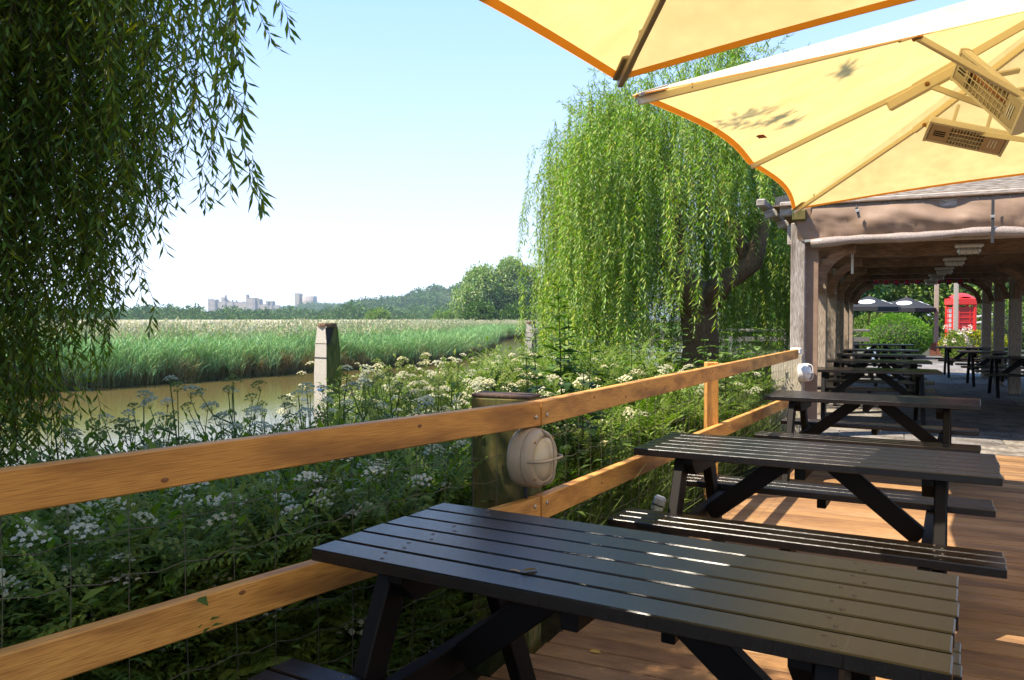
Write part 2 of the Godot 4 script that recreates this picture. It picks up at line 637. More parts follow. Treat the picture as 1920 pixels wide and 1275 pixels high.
func build_land() -> void:
	var st := mb()
	st.set_smooth_group(0)
	var n := 110
	var xs: Array = []
	var ds: Array = []
	for i in n + 1:
		var t := 2.0 * i / n - 1.0
		xs.append(sinh(t * 6.2) * 11.0 - 1.0)
		ds.append(sinh((1.62 * i / n - 0.62) * 6.2) * 11.0 + 8.0)
	var h: Array = []
	for j in n + 1:
		for i in n + 1:
			h.append(land_height(xs[i], ds[j]))
	for j in n:
		for i in n:
			var a := V(xs[i], h[j * (n + 1) + i], ds[j])
			var b := V(xs[i + 1], h[j * (n + 1) + i + 1], ds[j])
			var c := V(xs[i + 1], h[(j + 1) * (n + 1) + i + 1], ds[j + 1])
			var e := V(xs[i], h[(j + 1) * (n + 1) + i], ds[j + 1])
			quad(st, a, e, c, b)
	st.generate_normals()
	structure(obj("ground", st.commit(), M.ground), "rough grassy bank and flat marsh reaching to the horizon")
	var wt := mb()
	wt.set_smooth_group(0)
	quad(wt, V(-130, -1.3, -42), V(-130, -1.3, 124), V(142, -1.3, 124), V(142, -1.3, -42))
	wt.generate_normals()
	structure(obj("river", wt.commit(), M.water), "slow muddy olive river between the bank and the reeds")


# ---------------------------------------------------------------- deck and paving
func fence_a(b: float) -> float:
	if b < 3.2:
		return lerpf(-1.91, -1.39, (b - 1.2) / 2.0)
	return lerpf(-1.39, -0.97, (b - 3.2) / 7.0)


func build_deck() -> void:
	var deck := Node3D.new()
	deck.name = "deck"
	add_child(deck)
	deck.rotation.y = -TH
	structure(deck, "reddish brown grooved timber decking under the picnic tables")
	var b := 0.4
	var k := 0
	while b < 9.85:
		var a0 := fence_a(b) + 0.02
		var a1 := 5.2
		# boards butt at a joint that differs from row to row
		var joint: float = [1.7, 3.1, 2.4][k % 3]
		var m: Material = [M.deck_board, M.deck_board_pale, M.deck_board, M.deck_board_dark][(k * 7) % 4]
		for seg in [[a0, joint - 0.002], [joint + 0.002, a1]]:
			var w: float = seg[1] - seg[0]
			obj("plank", box(Vector3(w, 0.028, 0.132), 0.004), m, deck, Transform3D(Basis.IDENTITY, Vector3((seg[0] + seg[1]) / 2.0, -0.014, -b)))
		b += 0.14
		k += 1
	for j in 4:
		obj("joist", box(Vector3(0.05, 0.12, 9.6)), M.grey_timber, deck, Transform3D(Basis.IDENTITY, Vector3(-0.6 + j * 1.7, -0.09, -5.1)))
	var pave := Node3D.new()
	pave.name = "pavement"
	add_child(pave)
	pave.rotation.y = -TH
	structure(pave, "grey stone flags under and beyond the pavilion")
	obj("bed", box(Vector3(13.0, 0.08, 26.0)), M.mortar, pave, Transform3D(Basis.IDENTITY, Vector3(4.9, -0.052, -22.95)))
	var sizes := [0.62, 0.9, 0.75, 1.05]
	var row := 0
	b = 9.93
	while b < 29.0:
		var deep: float = [0.6, 0.75, 0.6, 0.9][row % 4]
		var a: float = -1.45 - [0.0, 0.35, 0.2][row % 3]
		while a < 5.2:
			var w: float = sizes[rng.randi() % 4]
			var m: Material = [M.flag_a, M.flag_b, M.flag_c, M.flag_a][rng.randi() % 4]
			obj("flagstone", box(Vector3(w - 0.012, 0.04, deep - 0.012), 0.006), m, pave, Transform3D(Basis(Vector3(1, 0, 0), rf(-0.003, 0.003)), Vector3(a + w / 2.0, -0.02 + rf(-0.002, 0.002), -b - deep / 2.0)))
			a += w
		b += deep
		row += 1


# ---------------------------------------------------------------- pavilion
const PA0 := -0.95
const PA1 := 2.2
const PB := [10.55, 13.05, 15.55, 18.05, 20.55, 23.05]


func curved_brace(reach: float, drop: float, wide: float) -> ArrayMesh:
	var pts := PackedVector2Array()
	var inner := PackedVector2Array()
	for i in 9:
		var t := i / 8.0
		var p := Vector2(0, -drop).bezier_interpolate(Vector2(0.02, -drop * 0.45), Vector2(reach * 0.5, -0.03), Vector2(reach, 0), t)
		var q := Vector2(0, -drop).bezier_interpolate(Vector2(0.02, -drop * 0.45), Vector2(reach * 0.5, -0.03), Vector2(reach, 0), minf(1.0, t + 0.02))
		var nrm := (q - p).normalized().orthogonal() if t < 0.99 else Vector2(0, -1)
		if nrm.y > 0.0: nrm = -nrm
		pts.append(p)
		inner.append(p + nrm * wide + (Vector2(0, 0) if t > 0.1 else Vector2(0.0, 0.0)))
	inner.reverse()
	pts.append_array(inner)
	return prism(pts, 0.09)


func build_pavilion() -> void:
	var p := thing("pavilion", "open oak framed pavilion with brown tarpaulin rolled up across its front", "pavilion", Vector3.ZERO, -TH)
	var at := func(a: float, y: float, b: float) -> Transform3D: return Transform3D(Basis.IDENTITY, Vector3(a, y, -b))
	var br := curved_brace(0.48, 0.52, 0.11)
	for i in PB.size():
		var b: float = PB[i]
		for s in 2:
			if s == 1 and i < 2:
				continue
			var a: float = PA0 if s == 0 else PA1
			obj("post", box(Vector3(0.2, 2.36, 0.2), 0.012), M.oak_post, p, at.call(a, 1.18, b))
			var flip := Basis(Vector3.UP, PI) if s == 1 else Basis.IDENTITY
			obj("brace", br, M.oak, p, Transform3D(flip, Vector3(a + (0.1 if s == 0 else -0.1), 2.36, -b)))
			# braces along the wall plate
			for e: float in [-1.0, 1.0]:
				if (i == 0 and e < 0.0) or (i == PB.size() - 1 and e > 0.0):
					continue
				obj("brace", br, M.oak, p, Transform3D(Basis(Vector3.UP, PI / 2 * e), Vector3(a, 2.36, -b - e * 0.1)))
		obj("tie_beam", box(Vector3(7.6, 0.25, 0.19), 0.012), M.oak if i > 0 else M.oak_silver, p, at.call(2.65, 2.486, b))
	obj("wall_plate", box(Vector3(0.185, 0.18, 13.4), 0.01), M.oak, p, at.call(PA0, 2.702, 17.0))
	obj("wall_plate", box(Vector3(0.185, 0.18, 13.4), 0.01), M.oak, p, at.call(PA1, 2.702, 17.0))
	# stub end posts against the right wall and the boarded wall itself
	var wall := obj("boarded_wall", box(Vector3(0.1, 0.9, 6.4)), M.grey_timber, p, at.call(2.42, 0.45, 13.2))
	for k in 6:
		obj("board", box(Vector3(0.03, 0.135, 6.4), 0.006), M.cream_board, wall, Transform3D(Basis.IDENTITY, Vector3(-0.066, -0.375 + k * 0.145, 0)))
	obj("sill", box(Vector3(0.2, 0.05, 6.45), 0.006), M.cream_board, wall, Transform3D(Basis.IDENTITY, Vector3(0, 0.476, 0)))
	# ceiling of boards on rafters, then the roof
	for k in 24:
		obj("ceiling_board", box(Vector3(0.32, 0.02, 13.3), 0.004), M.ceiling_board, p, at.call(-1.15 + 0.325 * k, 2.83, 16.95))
	var roof := mb()
	var e0 := -1.32
	var e1 := 6.6
	var f := 10.42
	var g := 23.5
	var rid := (e0 + e1) / 2.0
	var up := 3.55
	var pr := prism(PackedVector2Array([Vector2(e0, 2.76), Vector2(e1, 2.76), Vector2(e1, 2.9), Vector2(rid, up), Vector2(e0, 2.9)]), g - f - 0.3)
	obj("roof", pr, M.slate, p, at.call(0, 0.09, (f + g) / 2.0 + 0.1))
	for k in 10:
		obj("rafter_end", box(Vector3(0.16, 0.10, 0.06), 0.006), M.oak_silver, p, Transform3D(Basis(Vector3(0, 0, 1), 0.16), Vector3(e0 - 0.06, 2.80, -10.75 - k * 1.3)))
	obj("gutter", box(Vector3(0.12, 0.1, 13.2), 0.02), M.grey_timber, p, at.call(e0 - 0.14, 2.90, 17.0))
	# front: silvered top beam, gable boards, tarpaulin
	obj("top_beam", box(Vector3(7.7, 0.17, 0.16), 0.012), M.oak_silver, p, at.call(2.62, 2.80, 10.43))
	for k in 3:
		obj("gable_board", box(Vector3(6.2 - k * 2.0, 0.17, 0.05), 0.006), M.oak_silver, p, at.call(2.64, 2.98 + 0.18 * k, 10.46))
	var tw := 5.6
	var st := mb()
	st.set_smooth_group(0)
	var nx := 70
	var ny := 14
	var wave := FastNoiseLite.new()
	wave.seed = 4
	wave.frequency = 0.9
	var cloth := func(i: int, j: int) -> Vector3:
		var u := float(i) / nx
		var v := float(j) / ny
		var x := -1.02 + tw * u
		var bulge := 0.05 * sin(v * PI) + 0.045 * wave.get_noise_3d(x * 1.6, v * 0.9, 0.0) * sin(v * PI) * 2.0
		for c in [0.62, 2.05, 3.5]:
			bulge += 0.007 * sin(x * 31.0 + v * 5.0) * v * v
			bulge -= 0.045 * exp(-pow((x - c - (v - 0.15) * 0.06) / 0.16, 2.0)) * (0.4 + 0.6 * exp(-pow((v - 0.2) / 0.2, 2.0)))
		return Vector3(x, 2.80 - 0.40 * v, -10.33 + bulge)
	for i in nx:
		for j in ny:
			quad(st, cloth.call(i, j), cloth.call(i + 1, j), cloth.call(i + 1, j + 1), cloth.call(i, j + 1))
	st.generate_normals()
	var sheet := obj("tarpaulin", st.commit(), M.tarp, p)
	M.tarp.cull_mode = BaseMaterial3D.CULL_DISABLED
	for k in 18:
		obj("stud", lathe([[0.009, 0.0], [0.007, 0.006], [0.0, 0.008]], 8), M.zinc, sheet, Transform3D(Basis(Vector3(1, 0, 0), PI / 2), Vector3(-0.98 + 0.31 * k, 2.785, -10.322)))
	var rp: Array = []
	var rr: Array = []
	for k in 40:
		var x := -0.86 + 5.5 * k / 39.0
		rp.append(Vector3(x, 2.385 + 0.018 * sin(x * 1.9) - 0.012 * sin(x * 5.1), -10.27 + 0.01 * sin(x * 3.3)))
		rr.append(0.052 + 0.007 * sin(x * 7.0) + 0.005 * sin(x * 17.0))
	obj("rolled_tarpaulin", tube(rp, rr, 12), M.tarp_roll, p)
	bar("roll_pole", Vector3(-0.93, 2.385, -10.27), Vector3(-0.85, 2.385, -10.27), 0.03, 0.03, M.zinc, p)
	for x in [-0.34, 1.02, 2.5]:
		var low: bool = x > 0.0
		var s := obj("strap", box(Vector3(0.03, 0.48 if low else 0.13, 0.008), 0.002), M.strap, p, Transform3D(Basis(Vector3(0, 0, 1), 0.0 if low else 0.25), Vector3(x, 2.52 if low else 2.69, -10.215)))
		obj("buckle", box(Vector3(0.045, 0.03, 0.014), 0.003), M.zinc, s, Transform3D(Basis.IDENTITY, Vector3(0, 0.05 if low else 0.02, 0.006)))
	# the side strip of tarpaulin that clads the front left post, with its studs
	var strip := obj("post_cladding", box(Vector3(0.16, 2.42, 0.018), 0.004), M.tarp, p, at.call(-0.86, 1.21, 10.425))
	for k in 13:
		obj("stud", lathe([[0.009, 0.0], [0.007, 0.006], [0.0, 0.008]], 8), M.zinc, strip, Transform3D(Basis(Vector3(1, 0, 0), PI / 2), Vector3(-0.06, -1.05 + 0.18 * k, 0.01)))
	obj("corner_post", box(Vector3(0.17, 2.62, 0.12), 0.01), M.silver_post, p, at.call(-1.01, 1.31, 10.40))
	obj("gutter_box", box(Vector3(0.16, 0.13, 0.16), 0.012), M.sleeper, p, at.call(-0.99, 2.70, 10.30))
	obj("pull_rod", box(Vector3(0.03, 0.34, 0.03), 0.004), M.zinc, p, at.call(-0.42, 2.18, 10.9))
	# lights under the ceiling: things of their own
	for k in 6:
		var b := 11.8 + 2.5 * k
		if k == 5: continue
		var o := thing("ceiling_light", "caged oblong bulkhead light under the pavilion ceiling, %s from the front" % ["first", "second", "third", "fourth", "fifth"][k], "ceiling light", D(0.92, 2.33, b), -TH, "caged lights along the pavilion ceiling")
		obj("base", box(Vector3(0.32, 0.05, 0.16), 0.015), M.lamp_body_white, o, Transform3D(Basis.IDENTITY, Vector3(0, 0.055, 0)))
		obj("diffuser", box(Vector3(0.27, 0.08, 0.12), 0.03), M.lamp_lens_white, o, Transform3D(Basis.IDENTITY, Vector3(0, -0.01, 0)))
		for q in 4:
			obj("guard_bar", box(Vector3(0.008, 0.1, 0.15), 0.002), M.zinc, o, Transform3D(Basis.IDENTITY, Vector3(-0.105 + 0.07 * q, -0.012, 0)))
		obj("mounting_batten", box(Vector3(0.06, 0.40, 0.06)), M.oak, o, Transform3D(Basis.IDENTITY, Vector3(0, 0.28, 0)))
	# bunting along the far beam
	var bunt := thing("bunting", "string of small red and blue flags hung along the far beam of the pavilion", "bunting", D(0, 0, 0), -TH)
	for k in 11:
		var x := -0.55 + 0.24 * k
		var fl := obj("flag", prism(PackedVector2Array([Vector2(-0.07, 0.0), Vector2(0.07, 0.0), Vector2(0.05, -0.17), Vector2(-0.05, -0.17)]), 0.004), M.flag_blue, bunt, Transform3D(Basis(Vector3.UP, 0.1 * sin(k * 2.0)), Vector3(x, 2.50 + 0.015 * sin(k * 1.3), -22.92)))
		obj("white_cross", box(Vector3(0.12, 0.05, 0.003)), M.flag_white, fl, Transform3D(Basis.IDENTITY, Vector3(0, -0.08, 0.005)))
		obj("red_cross", prism(PackedVector2Array([Vector2(-0.02, 0), Vector2(0.02, 0), Vector2(0.02, -0.06), Vector2(0.06, -0.06), Vector2(0.055, -0.10), Vector2(0.02, -0.10), Vector2(0.02, -0.17), Vector2(-0.02, -0.17), Vector2(-0.02, -0.10), Vector2(-0.055, -0.10), Vector2(-0.06, -0.06), Vector2(-0.02, -0.06)]), 0.003), M.flag_red, fl, Transform3D(Basis.IDENTITY, Vector3(0, 0, 0.009)))
	var cord: Array = []
	for k in 23:
		cord.append(Vector3(-0.7 + 0.12 * k, 2.505 + (0.02 if k % 2 else 0.0), -22.92))
	var cr: Array = []
	cr.resize(cord.size())
	cr.fill(0.006)
	obj("cord", tube(cord, cr, 5), M.flag_red, bunt)


# ---------------------------------------------------------------- far country: hills, woods, castle
# height of the two wooded hills by bearing and distance
func hill_height(which: int, ang: float, d: float) -> float:
	if which == 0:
		var p := 6.0 * smoothstep(-0.34, -0.26, ang) + 10.0 * smoothstep(-0.235, -0.19, ang) + 15.0 * smoothstep(-0.19, -0.09, ang) + 2.0 * sin(ang * 60.0)
		return -2.0 + p * smoothstep(620.0, 860.0, d) * (1.0 - smoothstep(920.0, 1100.0, d))
	var q := 3.5 + 2.0 * smoothstep(-0.62, -0.50, ang) + 1.0 * sin(ang * 40.0) + 11.0 * smoothstep(-0.43, -0.36, ang) + 6.0 * smoothstep(-0.29, -0.26, ang)
	return -2.0 + q * smoothstep(1080.0, 1380.0, d) * (1.0 - smoothstep(1520.0, 1730.0, d))


func build_far_country() -> void:
	for hl in 2:
		var st := mb()
		st.set_smooth_group(0)
		var f := func(i: int, j: int) -> Vector3:
			var d: float = [620.0, 1080.0][hl] + j * [48.0, 65.0][hl]
			var ang: float = lerpf([-0.36, -0.80][hl], [0.12, -0.02][hl], i / 40.0)
			return V(ang * d, hill_height(hl, ang, d), d)
		for i in 40:
			for j in 10:
				quad(st, f.call(i, j), f.call(i, j + 1), f.call(i + 1, j + 1), f.call(i + 1, j))
		st.generate_normals()
		structure(obj("hill", st.commit(), M.far_ground), ["wooded hill rising right of the castle", "castle hill beyond the marsh"][hl])
	var greens := [Color(0.075, 0.14, 0.04), Color(0.10, 0.17, 0.055), Color(0.125, 0.185, 0.06), Color(0.085, 0.135, 0.05)]
	var clump := leaf_clump(420, 0.26, greens, 0.3)
	var places: Array = []
	var tints: Array = []
	var put := func(x: float, y: float, d: float, s: float, c: Color) -> void:
		places.append(Transform3D(Basis(Vector3.UP, rf(0, TAU)).scaled(Vector3(s, s * rf(0.8, 1.1), s)), V(x, y, d)))
		tints.append(c)
	for i in 560:
		var d := rf(640.0, 900.0)
		var ang := rf(-0.31, -0.03)
		put.call(ang * d, hill_height(0, ang, d) - 1.0, d, rf(4.0, 6.5) if i % 3 else rf(7.0, 11.0), shade(Color(1, 1, 1).lerp(Color(0.8, 0.95, 0.9), rng.randf()), 0.25))
	for i in 620:
		var d := rf(1090.0, 1390.0)
		var ang := rf(-0.68, -0.16)
		if d > 1340.0 and ang < -0.26 and ang > -0.375: d -= 60.0
		put.call(ang * d, hill_height(1, ang, d) - 2.0, d, rf(5.0, 9.0), shade(Color(1.1, 1.15, 1.0), 0.25))
	for i in 70:
		var d := rf(1290.0, 1380.0)
		var ang := rf(-0.285, -0.19)
		put.call(ang * d, hill_height(1, ang, d) + 1.0, d, rf(6.0, 10.0), shade(Color(0.95, 1.05, 1.0), 0.2))
	for i in 40:
		var d := rf(1392.0, 1430.0)
		var ang := rf(-0.29, -0.20)
		put.call(ang * d, hill_height(1, ang, d) - 1.0, d, rf(5.0, 8.0), shade(Color(0.9, 1.0, 1.0), 0.15))
	for i in 420:
		var d := rf(380.0, 820.0)
		var ang := rf(-0.68, 0.0)
		var s := rf(3.4, 8.0) * (0.75 + d / 1600.0)
		if ang > -0.4 and ang < -0.24 and d > 600.0: s *= 0.7
		put.call(ang * d, -1.2 + s * 0.3 + 0.002 * d, d, s, shade(Color(1.25, 1.2, 0.95), 0.3))
	# willow scrub on the marsh: pale green low bushes
	for i in 260:
		var d := rf(300.0, 560.0)
		var ang := rf(-0.66, 0.03)
		put.call(ang * d, -0.4, d, rf(1.8, 4.2), shade(Color(1.75, 1.55, 1.3), 0.25))
	scatter("woodland", clump, M.tree_leaf, places, tints, "distant mixed woodland on the hills and along the marsh edge")
	build_castle()


func add_merlons(st: SurfaceTool, x0: float, x1: float, y: float, z: float, size: float) -> void:
	var n := int((x1 - x0) / (size * 2.0))
	for i in n:
		add_box(st, Vector3(size, size * 1.1, 1.5), Transform3D(Basis.IDENTITY, Vector3(x0 + size * (0.5 + 2.0 * i), y + size * 0.55, z)))


func castle_block(root: Node3D, called: String, x0: float, x1: float, y1: float, z: float, deep: float, m: Material, windows: int, rows: int) -> void:
	var st := mb()
	add_box(st, Vector3(x1 - x0, y1, deep), Transform3D(Basis.IDENTITY, Vector3((x0 + x1) / 2.0, y1 / 2.0, z - deep / 2.0)))
	add_merlons(st, x0, x1, y1, z - 0.75, 1.5)
	add_merlons(st, x0, x1, y1, z - deep + 0.75, 1.5)
	var o := obj(called, done(st), m, root)
	for r in rows:
		for w in windows:
			var x := lerpf(x0, x1, (w + 0.5) / windows)
			obj("window", box(Vector3(1.2, 2.4, 0.4)), M.castle_window, o, Transform3D(Basis.IDENTITY, Vector3(x, y1 * (0.38 + 0.32 * r), z + 0.1)))


func build_castle() -> void:
	# one metre of height at 1400 m is about one pixel of the photograph
	var c := thing("castle", "grey stone castle with towers and battlements on the far wooded hill", "castle", V(-530.0, 9.5, 1400.0), -0.45)
	castle_block(c, "corner_tower", 0, 4, 27, 2, 8, M.castle_dark, 1, 2)
	castle_block(c, "main_range", 4, 56, 21, 0, 16, M.castle_stone, 11, 2)
	castle_block(c, "wing", 4, 13, 24, 2.0, 14, M.castle_stone, 3, 2)
	castle_block(c, "tower", 13, 18, 26, 3, 9, M.castle_dark, 1, 2)
	castle_block(c, "stair_turret", 26, 33, 29, -3, 8, M.castle_stone, 2, 2)
	castle_block(c, "chimney", 31, 33, 34, -6, 3, M.castle_dark, 0, 0)
	castle_block(c, "wing", 33, 40, 24, 1.5, 12, M.castle_stone, 3, 2)
	castle_block(c, "chimney", 49, 50.5, 26, -4, 3, M.castle_dark, 0, 0)
	castle_block(c, "chimney", 58, 59.5, 25, -4, 3, M.castle_dark, 0, 0)
	castle_block(c, "east_range", 56, 90, 20, -2, 14, M.castle_stone, 7, 1)
	castle_block(c, "chimney", 75, 76.5, 23, -4, 3, M.castle_dark, 0, 0)
	castle_block(c, "tower", 87, 90, 33, 1, 5, M.castle_dark, 1, 2)
	castle_block(c, "gatehouse", 91, 103, 27, 2, 12, M.castle_stone, 3, 2)
	castle_block(c, "tower", 103, 109, 27, 3, 10, M.castle_dark, 1, 2)
	castle_block(c, "tower", 109, 115, 25, 0, 9, M.castle_dark, 1, 1)
	castle_block(c, "curtain_wall", 115, 134, 16, 0, 4, M.castle_stone, 0, 0)
	castle_block(c, "ruined_tower", 131, 135, 22, 1, 7, M.castle_dark, 0, 0)
	castle_block(c, "ruined_tower", 141, 145, 22, 1, 7, M.castle_dark, 0, 0)
	castle_block(c, "curtain_wall", 135, 160, 14, 0, 4, M.castle_stone, 0, 0)
	var k := thing("castle_keep", "round stone keep with a square tower, right of the castle on its mound", "castle", V(-376.0, 16.5, 1400.0), -0.45)
	castle_block(k, "square_tower", 0, 10, 29, 6, 10, M.castle_stone, 1, 1)
	var st := mb()
	st.set_smooth_group(0)
	add_lathe(st, [[13.5, 0.0], [12.5, 25.5], [11.0, 25.5], [11.0, 18.0]], 28, Transform3D(Basis.IDENTITY, Vector3(21, 0, -8)))
	st.generate_normals()
	var sh := obj("round_wall", st.commit(), M.castle_stone, k)
	for i in 9:
		var a := PI * (0.12 + 0.76 * i / 8.0)
		obj("window", box(Vector3(1.2, 3.0, 0.8)), M.castle_window, sh, Transform3D(Basis(Vector3.UP, -a + PI / 2), Vector3(21 + cos(a) * 12.7, 16, -8 + sin(a) * 12.7)))


# ---------------------------------------------------------------- trees of the middle distance
func tree(called: String, label: String, at: Vector3, high: float, wide: float, cols: Array, lumps: int, group := "", leaf := 0.5, trunk_high := 0.35, shape := 1.0) -> Node3D:
	var t := thing(called, label, "tree", at, 0.0, group)
	var st := mb()
	st.set_smooth_group(-1)
	var variants: Array = []
	for i in 3:
		variants.append(leaf_clump(110, leaf, cols, 0.4))
	var limbs := mb()
	limbs.set_smooth_group(0)
	add_tube(limbs, [Vector3.ZERO, Vector3(0.1, high * 0.3, 0), Vector3(-0.1, high * 0.65, 0.1), Vector3(0, high * 0.9, 0)], [high * 0.028, high * 0.02, high * 0.011, high * 0.003], 8)
	for i in lumps:
		var v := pow(rng.randf(), 0.8)
		var y := high * lerpf(trunk_high, 0.95, v)
		var k := sin(PI * clampf(lerpf(0.22, 0.96, v), 0, 1))
		var r := wide * pow(k, shape) * sqrt(rng.randf()) * 0.86
		var a := rf(0, TAU)
		var p := Vector3(cos(a) * r, y, sin(a) * r)
		var s := wide * rf(0.16, 0.30)
		st.append_from(variants[rng.randi() % 3], 0, Transform3D(Basis(Vector3.UP, rf(0, TAU)).scaled(Vector3(s, s * rf(0.8, 1.5), s)), p))
		if i % 5 == 0:
			add_tube(limbs, [Vector3(0, y * 0.55, 0), Vector3(p.x * 0.5, y * 0.82, p.z * 0.5), p], [high * 0.012, high * 0.008, high * 0.002], 5, false)
	limbs.generate_normals()
	obj("trunk", limbs.commit(), M.bark_far, t)
	obj("crown", st.commit(), M.tree_leaf, t)
	return t


func build_trees() -> void:
	var g1 := [Color(0.28, 0.35, 0.155), Color(0.33, 0.39, 0.20), Color(0.21, 0.29, 0.12)]
	var g2 := [Color(0.075, 0.135, 0.035), Color(0.10, 0.16, 0.045), Color(0.06, 0.115, 0.03)]
	var g3 := [Color(0.18, 0.26, 0.06), Color(0.15, 0.24, 0.05), Color(0.22, 0.28, 0.075)]
	tree("willow_tree", "broad grey-green tree leftmost of the clump beyond the reeds", V(-6.0, -1.1, 155.0), 12.0, 5.6, g1, 260, "", 0.32, 0.16, 0.5)
	tree("willow_tree", "tallest grey-green tree in the middle of the clump beyond the reeds", V(-0.4, -1.1, 158.0), 14.2, 5.0, g1, 300, "", 0.32, 0.2, 0.6)
	tree("poplar_tree", "narrow pale tree at the right of the clump beyond the reeds", V(3.6, -1.1, 160.0), 13.6, 2.9, g1, 190, "", 0.32, 0.2, 0.6)
	tree("willow_tree", "yellow-green tree half hidden behind the big weeping willow", V(8.2, -1.1, 150.0), 11.0, 4.2, g3, 230, "", 0.32, 0.15, 0.5)
	tree("bush", "dark green bushes under the left of the tree clump", V(-6.0, -1.3, 146.0), 5.2, 4.2, g2, 120, "", 0.4, 0.05, 0.5)
	tree("bush", "dark rounded bush under the middle of the tree clump", V(1.0, -1.3, 147.0), 4.6, 4.4, g2, 120, "", 0.4, 0.05, 0.5)
	tree("bush", "dense rounded green bush alone at the back of the reed bed", V(-38.5, -1.6, 230.0), 5.2, 4.3, g3, 110, "", 0.4, 0.05, 0.4)
	tree("bush", "yellow-green bush at the foot of the wooded hill", V(-19.0, -1.6, 235.0), 4.4, 5.0, g3, 110, "", 0.4, 0.05, 0.4)
	# behind the garden, seen through the pavilion
	for q in [[17.5, 47.0, 9.0, 4.2, "behind the left black parasol"], [22.5, 52.0, 10.0, 4.6, "behind the right black parasol"], [27.5, 50.0, 9.0, 4.5, "behind the red phone box"], [32.5, 54.0, 11.0, 5.0, "right of the red phone box"], [14.0, 44.0, 7.0, 3.6, "leftmost and smallest"], [38.0, 58.0, 10.0, 5.0, "behind the pavilion's right posts"]]:
		tree("garden_tree", "leafy green tree behind the garden seen through the pavilion, " + q[4], V(q[0], -0.2, q[1]), q[2], q[3], g2 if int(q[1]) % 2 else g3, 150, "trees behind the garden", 0.34, 0.06, 0.45)


# ---------------------------------------------------------------- the two weeping willows
func hang(st: SurfaceTool, twigs: Array, top: Vector3, low: float, bend: Vector3, step: float, size := 1.0, bare := 0.0) -> void:
	# a strand: twigs joined end to end from top down to the height low, drifting with bend
	var y := top.y
	var p := top
	var wob := rf(0, TAU)
	while y > low:
		var nxt := p + Vector3(bend.x * step + 0.05 * sin(wob), -step, bend.z * step + 0.05 * cos(wob * 1.3))
		wob += rf(0.3, 1.1)
		if rng.randf() >= bare:
			var dir := (nxt - p).normalized()
			var b := Basis(Quaternion(Vector3.DOWN, dir)) * Basis(Vector3.UP, rf(0, TAU))
			st.append_from(twigs[rng.randi() % twigs.size()], 0, Transform3D(b.scaled(Vector3.ONE * size), p))
		p = nxt
		y -= step


func build_willows() -> void:
	build_near_willow()
	build_far_willow()


